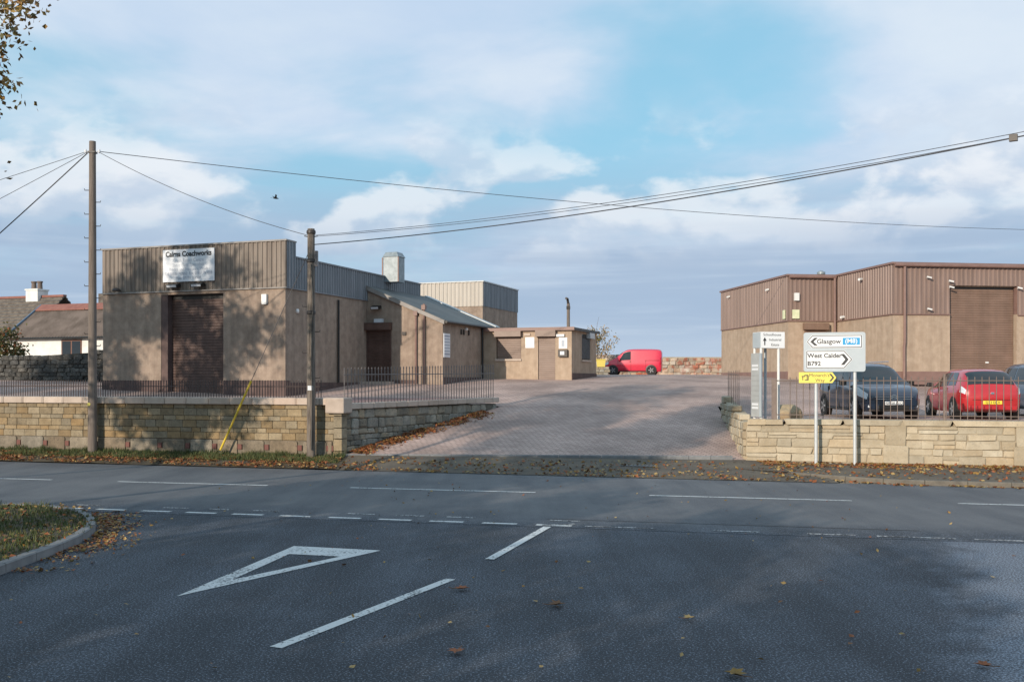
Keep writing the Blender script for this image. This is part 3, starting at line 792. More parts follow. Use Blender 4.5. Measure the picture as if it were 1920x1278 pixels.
b = MB(); b.box(-W_ - .05, .09, -.075, .33, 7.705, 7.765); b.box(-.33, .09, .33, .66, 7.705, 7.765); b.box(-W_ - .04, .075, -.07, -.003, 5.90, 5.948); b.build('trim', 'trim_grey', ws)
b = MB(); clad(b, .0, .62, 5.95, 7.70, .05, .205, axis='y', sgn=1); b.build('return_cladding', 'cladding_side', ws, fix=False)
b = MB(); clad(b, .64, 6.62, 5.95, 7.15, .0, .2, axis='y', sgn=1); clad(b, 6.62, DP, 6.3, 7.15, .0, .2, axis='y', sgn=1); b.build('side_cladding', 'cladding_side', ws, fix=False)
b = MB(); b.box(-.3, 0, .62, DP, 5.99, 7.13); b.box(-.34, .07, .66, DP + .02, 7.132, 7.19); b.box(.012, .065, .02, 6.6, 5.90, 5.948); b.build('side_trim', 'cladding_side', ws)
b = MB(); b.prism([(-W_ + .3, 6.9), (-W_ / 2, 7.1), (-.3, 6.9), (-.3, 6.8), (-W_ + .3, 6.8)], .3, DP, 'xz'); b.build('roof', 'roof_felt', ws)
b = MB(); shutter(b, -5.44, -2.86, 1.86, 5.64, .30, .11); rd = b.build('roller_door', 'shutter_dark', ws, fix=False)
b = MB(); b.box(-5.75, -5.44, .02, .34, 1.5, 5.8); b.build('door_reveal', 'plinth', ws)
b = MB(); b.box(-5.44, -2.80, .26, .40, 5.62, 5.80); b.build('shutter_box', 'black_plastic', rd)
b = MB(); b.box(-5.46, -2.84, .22, .33, 1.78, 1.85); b.build('threshold', 'white_panel', rd)
b = MB(); b.tube([(-7.72, -.0, 6.03), (-7.72, -.22, 6.06)], .03, 6); b.lathe([(.02, .10), (.13, .06), (.17, 0), (.15, -.03)], 14, (-7.72, -.28, 6.02)); b.build('wall_lamp', 'dark_metal', ws, smooth=True)
floodlight(ws, -5.0, -.05, 6.09, w=.52); floodlight(ws, -3.84, -.05, 6.09, w=.5)
b = MB(); b.box(-1.0, -.78, -.11, 0, 5.34, 5.69); b.box(-.98, -.80, -.115, -.02, 5.30, 5.34); b.build('alarm_box', 'white_paint', ws)
b = MB(); b.lathe([(.09, 0), (.085, .05), (.03, .08)], 12, (.0, .83, 5.08), 'x'); b.build('vent_cap', 'white_paint', ws, smooth=True)
b = MB(); b.tube([(.07, 3.96, 5.75), (.07, 3.96, 2.3)], .045, 8); b.build('downpipe', 'black_plastic', ws, smooth=True)
# lean-to with sloping roof
Y0 = 6.62
b = MB(); b.prism([(0.0, 1.7), (3.66, 1.7), (3.66, 4.93), (0.0, 6.50)], Y0, Y0 + .3, 'xz'); b.box(3.36, 3.66, Y0 + .3, Y0 + 6.5, 1.7, 4.90); b.build('lean_to_wall', 'harling', ws)
MB().box(3.662, 3.69, Y0 + .0, Y0 + 4.7, 1.7, 2.52).build('plinth', 'plinth', ws); MB().box(1.25, 2.35, Y0 - .03, Y0 - .001, 1.7, 2.40).build('plinth', 'plinth', ws)
b = MB(); b.prism([(-.02, 6.52), (3.80, 4.90), (3.80, 4.98), (-.02, 6.60)], Y0 - .10, Y0 + 6.55, 'xz'); b.build('lean_to_roof', 'roof_felt', ws)
b = MB(); b.prism([(-.02, 6.605), (3.80, 4.985), (3.80, 5.03), (-.02, 6.65)], Y0 + 6.2, Y0 + 6.75, 'xz'); b.build('roof_flashing', 'flashing', ws)
b = MB(); b.prism([(-.02, 6.40), (3.78, 4.80), (3.78, 4.97), (-.02, 6.585)], Y0 - .13, Y0 - .101, 'xz'); b.build('verge_board', 'trim_grey', ws)
b = MB(); b.tube([(3.86, Y0 - .1, 4.90), (3.86, Y0 + 4.8, 4.90)], .06, 8); b.tube([(3.74, Y0 + 4.55, 4.86), (3.74, Y0 + 4.55, 2.2)], .045, 8); b.build('gutter', 'black_plastic', ws, smooth=True)
b = MB(); shutter(b, .06, 1.14, 2.36, 4.62, Y0 - .012, .085, .012); sd = b.build('side_door', 'shutter_dark', ws, fix=False)
b = MB(); b.box(-.04, 1.24, Y0 - .30, Y0 - .002, 4.60, 4.92); b.box(.0, .058, Y0 - .06, Y0 - .002, 2.3, 4.6); b.box(1.142, 1.20, Y0 - .06, Y0 - .002, 2.3, 4.6); b.build('shutter_box', 'shutter_dark', sd)
b = MB(); b.box(.42, .82, Y0 - .16, Y0 - .002, 4.93, 5.09); b.build('door_light', 'white_panel', ws)
b = MB(); b.box(-.12, 1.36, Y0 - .75, Y0 - .003, 1.8, 2.33); b.build('door_step', 'coping_stone', ws)
floodlight(ws, .52, Y0 - .02, 5.55, w=.42)
b = MB(); b.box(1.74, 1.92, Y0 - .06, Y0, 4.36, 4.50); b.build('vent_cover', 'dark_metal', ws)
for xx, ztp in ((2.42, 5.45), (2.80, 5.7)):
    b = MB(); b.tube([(xx, Y0 - .07, ztp), (xx, Y0 - .07, 2.1)], .05, 8); b.box(xx - .09, xx + .09, Y0 - .16, Y0, ztp - .25, ztp - .05); b.build('soil_pipe', 'trim_brown', ws, smooth=True)
b = MB(); b.box(3.662, 3.70, Y0 + .05, Y0 + .72, 3.38, 4.42); nb = b.build('notice_board', 'white_panel', ws)
for k in range(7):
    MB().box(3.701, 3.706, Y0 + .10, Y0 + .67, 4.28 - k * .13, 4.33 - k * .13).build('notice_line', 'faded_print_dark' if k in (0, 6) else 'faded_print', nb)
for yy in (2.0, 2.3, 2.9): MB().box(3.66, 3.72, Y0 + yy, Y0 + yy + .1, 4.45, 4.68).build('wall_vent', 'dark_metal', ws)
b = MB(); b.lathe([(.08, 0), (.075, .07), (.02, .11)], 10, (3.66, Y0 + 2.62, 4.72), 'x'); b.build('bulkhead_lamp', 'white_paint', ws, smooth=True)
# metal flue
fl = thing('roof_flue', 'square galvanised metal flue with chamfered cap on the workshop roof', 'flue', (-5.45, 46.0, 7.0), RZ)
b = MB(); b.box(-.36, .36, -.36, .36, -.1, 1.05); b.build('duct', 'galvanised', fl)
b = MB(); b.add([(x_ * .40, y_ * .40, 1.05) for x_, y_ in ((-1, -1), (1, -1), (1, 1), (-1, 1))] + [(x_ * .28, y_ * .28, 1.27) for x_, y_ in ((-1, -1), (1, -1), (1, 1), (-1, 1))], [(0, 1, 5, 4), (1, 2, 6, 5), (2, 3, 7, 6), (3, 0, 4, 7), (4, 5, 6, 7), (3, 2, 1, 0)]); b.build('cap', 'galvanised', fl)
for sx in (-1, 1): MB().box(sx * .40 - .025, sx * .40 + .025, -.40, -.35, -.1, 1.02).build('corner_strip', 'trim_brown', fl)

# sign board on the workshop parapet
sb = thing('sign_board', 'white painted coachworks sign board fixed to the workshop parapet', 'sign', (-8.65 - .9427 * 4.35, 38 + .3335 * 4.35, 6.29), RZ, zworld=True)
b = MB(); b.box(-1.22, 1.21, -.115, -.075, 6.29, 7.57); sp = b.build('board', 'white_panel', sb)
text('Cairns Coachworks', .29, 'sign_black', sp, (0, -.119, 7.38), bold=.012, squeeze=.93)
for k, (tx, sz, mm) in enumerate((('Crash Repair Centre', .20, 'faded_print'), ('Spray Paint Specialists', .20, 'faded_print'), ('Private and Insurance Work', .19, 'faded_print'), ('Tel. 01501 762052  Fax. 01501 763028', .165, 'faded_print_dark'), ('Mob. 07770 769980', .17, 'faded_print_dark'))):
    text(tx, sz, mm, sp, (0, -.119, 7.13 - k * .175), squeeze=.86)

# office annex
of = thing('office_annex', 'low flat-roofed tan office annex with shuttered window and door', 'building', (-1.4, 47.5, 2.3), RZ, zworld=True)
b = MB(); b.box(.0, .68, 0, .28, 2.0, 4.72); b.box(.68, 1.94, 0, .28, 2.0, 3.34); b.box(.68, 1.94, 0, .28, 4.52, 4.72); b.box(1.94, 2.78, 0, .28, 2.0, 4.72); b.box(2.78, 3.62, 0, .28, 4.52, 4.72); b.box(3.62, 4.41, 0, .28, 2.0, 4.72)
b.box(4.13, 4.41, .28, 1.75, 2.0, 4.72); b.box(4.13, 4.41, 1.75, 3.32, 2.0, 3.35); b.box(4.13, 4.41, 1.75, 3.32, 4.6, 4.72); b.box(4.13, 4.41, 3.32, 4.47, 2.0, 4.72); b.box(0, 4.13, 4.2, 4.47, 2.0, 4.72)
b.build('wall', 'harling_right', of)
b = MB(); b.box(4.412, 4.44, 0, 4.47, 2.0, 2.72); b.build('plinth', 'plinth', of)
b = MB(); b.box(-.02, 4.55, -.14, 4.6, 4.722, 4.80); b.build('roof', 'roof_felt', of)
b = MB(); b.box(-.0, 4.58, -.175, -.142, 4.70, 4.85); b.build('fascia', 'trim_brown', of)
b = MB(); b.box(4.552, 4.58, -.14, 4.6, 4.70, 4.83); b.build('side_fascia', 'black_plastic', of)
b = MB(); shutter(b, .72, 1.90, 3.40, 4.5, .10, .08, .012); wsn = b.build('window_shutter', 'shutter_office', of, fix=False)
b = MB(); b.box(.66, 1.98, -.22, -.002, 4.44, 4.70); b.build('shutter_box', 'shutter_office', wsn)
b = MB(); b.box(.66, 1.96, -.07, .09, 3.30, 3.39); b.build('sill', 'coping_stone', wsn)
b = MB(); shutter(b, 2.80, 3.60, 2.38, 4.5, .06, .085, .012); dsn = b.build('door_shutter', 'shutter_office', of, fix=False)
b = MB(); b.box(2.70, 3.68, -.22, -.002, 4.42, 4.70); b.build('shutter_box', 'shutter_office', dsn)
b = MB(); b.box(2.16, 2.60, -.025, -.002, 3.90, 4.40); b.build('notice', 'sign_white', of)
b = MB(); b.box(3.80, 4.20, -.025, -.002, 3.86, 4.36); nt_ = b.build('notice', 'sign_white', of)
b = MB(); b.box(3.92, 4.08, -.03, -.026, 3.95, 4.25); b.build('notice_print', 'faded_print', nt_)
b = MB(); b.box(3.70, 4.08, -.12, -.002, 4.40, 4.52); b.build('door_lamp', 'white_paint', of)
b = MB(); b.box(3.80, 4.24, -.16, -.002, 3.47, 3.80); mb_ = b.build('letter_box', 'dark_metal', of); MB().box(3.90, 4.10, -.166, -.161, 3.56, 3.72).build('label_plate', 'white_panel', mb_)
b = MB(); b.box(2.10, 2.40, -.05, -.002, 4.47, 4.58); b.build('vent_cover', 'coping_stone', of)
b = MB(); b.box(4.36, 4.40, 1.80, 3.27, 3.4, 4.58); b.build('side_window', 'car_glass', of)
for k in range(9): MB().box(4.405, 4.42, 1.84 + k * .17, 1.86 + k * .17, 3.4, 4.56).build('window_bar', 'rail_grey', of)
b = MB(); b.box(4.40, 4.47, 1.7, 3.37, 3.28, 3.37); b.build('side_sill', 'coping_stone', of)
b = MB(); b.box(4.412, 4.60, 2.62, 3.5, 4.42, 4.69); b.build('side_shutter_box', 'galv_post', of)
# rear block
rb = thing('rear_block', 'pale ribbed metal-clad rear block rising behind the office annex', 'building', (-1.62, 55., 2.6), RZ, zworld=True)
b = MB(); b.box(-9, 0, 0, 5.83, 2.4, 6.5); b.build('wall', 'harling', rb)
mat('cladding_pale', (.40, .36, .31), (.46, .42, .37), scale=.8, rough=.5, stretch=(3, 3, .5))
b = MB(); clad(b, -9, .04, 6.48, 7.82, 0, .24); b.build('front_cladding', 'cladding_pale', rb, fix=False)
b = MB(); clad(b, 0, 5.85, 6.48, 7.82, .0, .24, axis='y', sgn=1); b.build('side_cladding', 'cladding_side', rb, fix=False)
b = MB(); b.box(-9, -.002, .002, 5.8, 6.5, 7.8); b.build('core', 'cladding_side', rb)
b = MB(); b.box(-9, .08, -.08, 5.9, 7.822, 7.88); b.build('roof_trim', 'flashing', rb)

# slim pole behind the annex
sp_ = thing('lamp_pole', 'slim wooden pole with small dark lamp head behind the office annex', 'pole', (2.75, 48.6, 2.5), 0)
b = MB(); b.tube([(0, 0, 0), (0, 0, 3.65)], [.09, .075], 8); b.build('shaft', 'pole_wood', sp_, smooth=True)
b = MB(); b.tube([(0, 0, 3.6), (-.05, -.12, 3.85), (-.12, -.25, 3.86)], .06, 8); b.box(-.09, .09, -.1, .1, 3.35, 3.5); b.build('lamp_head', 'dark_metal', sp_, smooth=True)

# right-hand warehouse with stepped front
RB = math.atan2(.138, .990)
wh = thing('warehouse', 'brown metal-clad warehouse with stepped front and wide brown roller door', 'building', (16.08, 42., 2.3), RB, zworld=True)
# local plan: x right along the frontage, y back
P = [(0, 0), (0, 5.2), (-2.4, 5.2), (-2.4, 14.25)]
b = MB()
b.box(0, 2.58, 0, .35, 2.2, 5.22); b.box(5.66, 16, 0, .35, 2.2, 5.22); b.box(2.58, 5.66, .1, .35, 6.38, 7.25)
b.box(0, .35, .35, 5.2, 2.2, 5.22); b.box(-2.4, 0, 5.2, 5.5, 2.2, 5.22); b.box(-2.4, -2.1, 5.5, 14.25, 2.2, 5.22); b.box(-2.1, 16, 14.0, 14.25, 2.2, 5.22)
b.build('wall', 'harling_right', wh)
b = MB(); b.box(.0, 2.57, .01, .3, 5.225, 7.25); b.box(5.67, 16, .01, .3, 5.225, 7.25); b.box(.01, .3, .3, 5.2, 5.225, 7.25); b.box(-2.39, .0, 5.21, 5.5, 5.225, 7.25); b.box(-2.39, -2.1, 5.5, 14.2, 5.225, 7.25); b.build('inner_wall', 'trim_brown', wh)
for a_ in ((0, 2.56, 5.20, 0), (2.56, 5.68, 6.42, 0), (5.68, 16, 5.20, 0), (-2.4, -.03, 5.20, 5.2)): clad(MB(), a_[0], a_[1], a_[2], 7.28, a_[3], .215).build('front_cladding', 'cladding_brown', wh, fix=False)
clad(MB(), -.03, 5.2, 5.20, 7.28, 0, .215, axis='y', sgn=-1).build('side_cladding', 'cladding_brown', wh, fix=False); clad(MB(), 5.17, 14.25, 5.20, 7.28, -2.4, .215, axis='y', sgn=-1).build('side_cladding', 'cladding_brown', wh, fix=False)
b = MB(); b.box(-.10, 16, -.10, .3, 7.282, 7.37); b.box(-.10, .3, .3, 5.1, 7.282, 7.37); b.box(-2.5, .3, 5.1, 5.5, 7.282, 7.37); b.box(-2.5, -2.1, 5.5, 14.3, 7.282, 7.37)
b.box(-.065, 2.56, -.065, -.003, 5.15, 5.197); b.box(5.7, 16, -.065, -.003, 5.15, 5.197); b.box(-2.465, -2.403, 5.13, 14.25, 5.15, 5.197); b.box(-.065, -.003, 0, 5.13, 5.15, 5.197); b.box(-2.4, -.07, 5.135, 5.197, 5.15, 5.197); b.build('trim', 'trim_brown', wh)
b = MB(); b.box(.3, 16, .3, 14, 7.1, 7.2); b.box(-2.1, .3, 5.5, 14, 7.1, 7.2); b.build('roof', 'roof_felt', wh)
b = MB(); b.tube([(0, -.16, 7.24), (16, -.16, 7.24)], .07, 8); b.tube([(-2.4, 5.02, 7.24), (-.1, 5.02, 7.24)], .07, 8); b.build('gutter', 'trim_brown', wh, smooth=True)
for xx, yy in ((.46, -.12), (-.17, 5.0)):
    b = MB(); b.tube([(xx, yy, 7.2), (xx, yy, 4.0), (xx - .03, yy, 3.8), (xx - .03, yy, 2.3)], .06, 8); b.build('downpipe', 'trim_brown', wh, smooth=True)
b = MB(); shutter(b, 2.64, 5.62, 2.3, 6.28, .2, .1); wd = b.build('roller_door', 'shutter_brown', wh, fix=False)
b = MB(); b.box(2.58, 5.66, .21, .34, 6.24, 6.385); b.build('shutter_box', 'black_plastic', wd)
b = MB(); b.box(4.32, 4.46, .15, .18, 3.12, 3.18); b.build('handle', 'white_paint', wd)
MB().box(-.02, 2.57, -.04, .0, 2.2, 2.76).build('plinth', 'trim_brown', wh); MB().box(5.67, 16, -.04, -.001, 2.2, 2.76).build('plinth', 'trim_brown', wh); MB().box(-2.44, -2.401, 5.2, 14.2, 2.2, 2.8).build('plinth', 'trim_brown', wh)
b = MB(); shutter(b, -1.62, -.55, 2.5, 4.8, 5.16, .085, .012); pd = b.build('side_door', 'shutter_brown', wh, fix=False)
b = MB(); b.box(-1.68, -.48, 4.93, 5.198, 4.76, 5.08); b.build('shutter_box', 'shutter_brown', pd)
for a in ((1.5, -.05, 6.7), (2.5, -.05, 6.55), (2.52, -.05, 6.3), (5.66, -.05, 6.3), (1.52, -.05, 5.36)): camera_unit(wh, *a, s=.8)
b = MB(); b.box(-2.14, -1.92, 5.02, 5.15, 6.12, 6.48); b.build('alarm_box', 'white_paint', wh)
mat('notice_pale', (.72, .72, .5), (.6, .64, .4), scale=6, rough=.6)
b = MB(); b.box(-2.22, -1.88, 5.10, 5.14, 5.28, 5.70); b.build('notice', 'notice_pale', wh)
b = MB(); b.box(-2.50, -2.46, 5.38, 5.62, 5.28, 5.70); b.build('side_notice', 'notice_pale', wh)
for yy, zz in ((7.2, 6.85), (12.6, 6.95)):
    b = MB(); b.tube([(-2.45, 5.2 + yy - 5, zz), (-2.62, 5.2 + yy - 5, zz - .05)], .05, 8); b.build('security_camera', 'white_paint', wh)
b = MB(); b.tube([(-.06, 2.6, 6.9), (-.25, 2.5, 6.88)], .06, 8); b.tube([(-.06, 4.3, 5.32), (-.25, 4.25, 5.30)], .06, 8); b.build('security_camera', 'white_paint', wh)
b = MB(); b.lathe([(.12, 0), (.12, .3), (.2, .32), (.2, .42), (.05, .5)], 10, (-.2, 6.4, 7.2)); b.build('roof_vent', 'galvanised', wh, smooth=True)

# far-left cottage and tiled house, old garden wall
ct = thing('cottage', 'low white cottage with corrugated brown roof and red ridge', 'house', (-30.2, 60.2, 2.6), RZ, zworld=True)
b = MB(); b.box(0, 13, 0, 5, 2.4, 5.05); b.build('wall', 'render_white', ct)
b = MB(); nn = 62
vs = []
for i in range(nn * 4 + 1):
    xx = -.25 + 13.5 * i / (nn * 4); dz = .05 * math.cos(i * math.pi / 2)
    vs += [(xx, -.3, 4.92 + dz), (xx, 2.5, 7.0 + dz), (xx, 5.3, 4.92 + dz)]
b.add(vs, [(3 * i + j, 3 * i + 3 + j, 3 * i + 4 + j, 3 * i + 1 + j) for i in range(nn * 4) for j in (0, 1)]); b.build('roof', 'corrugated_roof', ct, fix=False)
b = MB(); b.prism([(2.0, 6.70), (2.5, 7.06), (3.0, 6.70), (3.0, 6.76), (2.5, 7.13), (2.0, 6.76)], -.3, 13.4, 'yz'); b.build('ridge', 'ridge_red', ct)
b = MB(); b.prism([(-.34, 4.9), (2.5, 7.02), (2.5, 7.14), (-.36, 5.05)], -.33, -.25, 'yz'); b.build('barge_board', 'lead_blue', ct)
b = MB(); b.box(3.75, 5.25, -.03, .05, 3.75, 4.78); wn = b.build('window', 'window_frame', ct)
for xx in (3.83, 4.55): MB().box(xx, xx + .62, -.045, -.031, 3.85, 4.68).build('pane', 'car_glass', wn)
b = MB(); b.tube([(-.2, -.32, 4.86), (13.2, -.32, 4.86)], .06, 6); b.tube([(7.1, -.1, 4.8), (7.1, -.1, 2.6)], .05, 6); b.build('gutter', 'black_plastic', ct, smooth=True)

th = thing('tiled_house', 'old house with brown stepped tile roof and white chimney at far left', 'house', (-38.5, 65.5, 2.6), RZ, zworld=True)
b = MB(); b.box(0, 8.4, 0, 6, 2.4, 5.1); b.build('wall', 'render_white', th)
b = MB()
for sgn in (0, 1):
    for k in range(13):
        ya, yb = -.35 + 3.35 * k / 13, -.35 + 3.35 * (k + 1) / 13 + .05; za, zb_ = 4.95 + 2.95 * k / 13, 4.95 + 2.95 * (k + 1) / 13
        q = [(ya, za), (yb, zb_), (yb, zb_ + .03), (ya, za + .10)]
        if sgn: q = [(6 - a, z_) for a, z_ in q]
        b.prism(q, -.2, 8.6, 'yz')
tr_ = b.build('roof', 'roof_tile', th)
b = MB(); b.box(-.2, 8.6, 2.85, 3.15, 7.86, 8.0); b.build('ridge', 'ridge_red', tr_)
ch = MB(); ch.box(5.75, 6.75, 2.55, 3.45, 7.0, 8.32); ch.box(5.70, 6.80, 2.5, 3.5, 8.32, 8.42); cho = ch.build('chimney', 'render_white', th)
for xx in (6.0, 6.5):
    b = MB(); b.lathe([(.17, 8.42), (.15, 8.84), (.19, 8.86), (.19, 8.95)], 10, (xx, 3., 0)); b.build('chimney_pot', 'chimney_pot', cho, smooth=True)
th2 = thing('slate_outbuilding', 'dark pitched slate roof showing behind the cottage ridge', 'building', (-29.5, 71., 2.6), RZ, zworld=True)
b = MB(); b.prism([(0, 2.4), (6, 2.4), (6, 6.3), (4.6, 8.55), (0, 8.55)], 0, 5, 'xz'); b.build('gable_block', 'roof_tile', th2)

ow = thing('garden_wall', 'dark old rubble stone garden wall left of the workshop', 'wall', (-32, 48.2, 2.2), RZ * .75, zworld=True)
b = MB(); b.add([(14.2 * i / 10, y_, z_) for i in range(11) for y_, z_ in ((.03, 1.8), (.45, 1.8), (.45, 3.0 + .075 * 14.2 * i / 10 * .62), (.03, 3.0 + .075 * 14.2 * i / 10 * .62))],
              [(i * 4 + j, (i + 1) * 4 + j, (i + 1) * 4 + (j + 1) % 4, i * 4 + (j + 1) % 4) for i in range(10) for j in range(4)] + [(0, 1, 2, 3), (43, 42, 41, 40)]); b.build('mortar_core', 'old_mortar', ow)
ows = stone_meshes('stone', 'old_wall', 6, .13, .14, 40)
rr = random.Random(44); z_ = 2.0
while z_ < 3.95:
    h = rr.uniform(.14, .24); s = 6.0 - rr.random() * .3
    while s < 14.1:
        e = s + rr.uniform(.22, .55); mid = (s + e) / 2
        if z_ + h * .6 < 3.03 + .0465 * mid: inst('stone', rr.choice(ows), ow, (mid, .1 + rr.uniform(-.03, .03), z_ + h / 2 - 2.2), ((e - s) * .98, .26, h * .98), (0, rr.uniform(-.06, .06), 0))
        s = e
    z_ += h

# rubble wall far behind the red van
fw = thing('boundary_wall', 'sunlit rubble and red brick boundary wall behind the red van', 'wall', (-4, 77.5, 2.7), R(2), zworld=True)
b = MB(); b.box(0, 30, .05, .5, 2.4, 4.2); b.build('mortar_core', 'mortar_pale', fw)
fws = stone_meshes('stone', 'brick_rubble', 6, .14, .14, 50)
z_ = 2.7; rr = random.Random(51)
while z_ < 4.5:
    h = rr.uniform(.26, .36); s = 4.0
    while s < 22:
        e = s + rr.uniform(.35, .8); top = 4.5 if s < 15 else 4.25
        if z_ + h * .7 < top: inst('stone', rr.choice(fws), fw, ((s + e) / 2, .12 + rr.uniform(-.04, .04), z_ + h / 2 - 2.7), ((e - s) * .98, .3, h * .98), (0, rr.uniform(-.08, .08), 0))
        s = e
    z_ += h

# ------------------------------------------------------------------ poles and wires
def telegraph_pole(name, label, loc, h, r0, r1, m, steps, extras):
    t = thing(name, label, 'pole', loc)
    b = MB(); b.tube([(0, 0, -.3), (0, 0, h * .5), (0, 0, h)], [r0, (r0 + r1) / 2, r1], 14); b.build('shaft', m, t, smooth=True)
    for k, z in enumerate(steps):
        sx = -1 if k % 2 else 1
        b = MB(); b.tube([(sx * r1 * .8, 0, z), (sx * (r1 + .14), 0, z), (sx * (r1 + .15), 0, z + .05)], .012, 6); b.build('step_iron', 'dark_metal', t)
    extras(t, h, r1); return t
def ex1(t, h, r):
    for sx in (-1, 1):
        b = MB(); b.tube([(sx * r, 0, h - .32), (sx * (r + .1), 0, h - .30)], .014, 6); b.lathe([(.03, -.05), (.045, 0), (.02, .06)], 8, (sx * (r + .11), 0, h - .3)); b.build('insulator', 'white_panel', t, smooth=True)
    b = MB(); b.box(-r - .012, r + .012, -r - .012, r + .012, h - .36, h - .31); b.build('band', 'dark_metal', t)
    b = MB(); b.lathe([(.05, 0), (.05, .02)], 10, (-.06, -.13, 1.45), 'y'); b.build('tag_plate', 'sign_yellow', t)
telegraph_pole('telegraph_pole', 'tall bare telegraph pole with step irons in front of the block wall', (-12.62, 29.95, .22), 9.35, .135, .095, 'pole_wood', [3.2 + .36 * k for k in range(14)], ex1)
def ex2(t, h, r):
    for z in (h - .15, h - .95, h - 2.4):
        b = MB(); b.lathe([(r + .012, z), (r + .03, z + .02), (r + .03, z + .09), (r + .012, z + .11)], 12); b.build('band', 'dark_metal', t, smooth=True)
    b = MB(); b.box(r - .01, r + .09, -.06, .06, h - 1.05, h - .62); b.build('junction_box', 'rail_grey', t)
    b = MB(); b.tube([(.02, -r - .02, h - 1.0), (.08, -r - .03, h - 2.2), (.03, -r - .03, h - 3.4), (.06, -r - .04, 1.6), (.04, -r - .05, .2)], .02, 6); b.build('cable', 'black_plastic', t, smooth=True)
    b = MB(); b.box(-.07, .07, -r - .03, -r + .01, 1.86, 1.99); b.build('tag_plate', 'white_panel', t)
    for sx in (-1, 1):
        b = MB(); b.tube([(sx * r, 0, h - .22), (sx * (r + .09), 0, h - .2)], .014, 6); b.build('hook', 'dark_metal', t)
telegraph_pole('telegraph_pole', 'shorter weathered pole with cables and bands at the wall corner', (-5.63, 27.9, .25), 6.38, .125, .10, 'pole_wood_dark', [2.2, 2.9, 3.5, 4.2], ex2)

def wire(label, a, c, sag, r=.009, name='overhead_wire', group=None):
    a, c = Vector(a), Vector(c); pts = []
    for k in range(25):
        t = k / 24; p = a.lerp(c, t); p.z -= sag * 4 * t * (1 - t); pts.append(p)
    o = MB().tube(pts, r, 5).build(name, 'wire', smooth=True)
    return tag(o, label, 'wire', group)
P1 = Vector((-12.62, 29.95, 9.27)); P2 = Vector((-5.63, 27.9, 6.45))
wire('wire sloping from the tall pole down to the shorter pole', (P1.x + .15, P1.y, P1.z), (P2.x - .1, P2.y, P2.z), .22)
wire('long thin wire from the tall pole across to the far right', (P1.x + .15, P1.y, P1.z), (41.0, 58., 11.12), .8, .011)
wire('upper of two thin wires leaving the tall pole to the left', (P1.x - .15, P1.y, P1.z), (-26.0, 34.3, 6.75), .06)
wire('lower of two thin wires leaving the tall pole to the left', (P1.x - .15, P1.y, P1.z - .02), (-25.0, 34.0, 4.75), .06)
wire('thick wire dropping steeply from the tall pole to the left', (P1.x - .15, P1.y, P1.z - .05), (-20.0, 32.3, 4.2), .06, .018)
E1 = Vector((12.4, 16.2, 7.23))
wire('upper thin wire rising from the shorter pole to the top right', (P2.x + .1, P2.y, P2.z), E1 + Vector((0, .2, .06)), .34, .007)
wire('lower thin wire rising from the shorter pole to the top right', (P2.x + .1, P2.y, P2.z - .03), E1 + Vector((0, .1, -.02)), .36, .007)
wire('thick black cable rising from the shorter pole to the top right', (P2.x + .1, P2.y, P2.z - .26), E1, .35, .0135)
sj = thing('cable_joint', 'small dark joint box clamped on the thick cable at upper right', 'cable joint', (8.2, 16.42 + .0, 6.2))
# stay wire with yellow guard
sa, sb_ = Vector((-5.72, 27.86, 5.9)), Vector((-8.45, 28.72, .3))
tag(MB().tube([sa, sb_], .01, 5).build('stay_wire', 'wire'), 'thin stay wire from the shorter pole down to the verge', 'wire')
d_ = (sb_ - sa)
gy = MB().tube([sa + d_ * .63, sa + d_ * .985], .032, 8).build('stay_guard', 'guard_yellow', smooth=True); tag(gy, 'yellow plastic guard tube leaning against the block wall', 'guard')

# ------------------------------------------------------------------ road signs
SRZ = GD
sg = thing('direction_sign', 'large grey direction sign on two posts pointing left and right', 'road sign', (8.55, 26.35, .12), SRZ)
for xx in (-.48, .50):
    b = MB(); b.tube([(xx, .05, -.2), (xx, .05, 3.45)], .045, 12); b.build('post', 'galv_post', sg, smooth=True)
X0, X1, Z0, Z1 = -.80, .76, 2.50, 3.54
def rrect(x0, x1, z0, z1, r, n=5):
    out = []
    for cx, cz, a0 in ((x1 - r, z0 + r, -90), (x1 - r, z1 - r, 0), (x0 + r, z1 - r, 90), (x0 + r, z0 + r, 180)):
        for k in range(n + 1):
            t = R(a0 + 90 * k / n); out.append((cx + r * math.cos(t), cz + r * math.sin(t)))
    return out
b = MB(); b.prism(rrect(X0, X1, Z0, Z1, .06), -.03, .0); pl_ = b.build('plate', 'sign_grey', sg)
def flat(poly, y, name, m, parent):
    b = MB(); n = len(poly); b.add([(a, y, c) for a, c in poly], [tuple(range(n))]); return b.build(name, m, parent, fix=False)
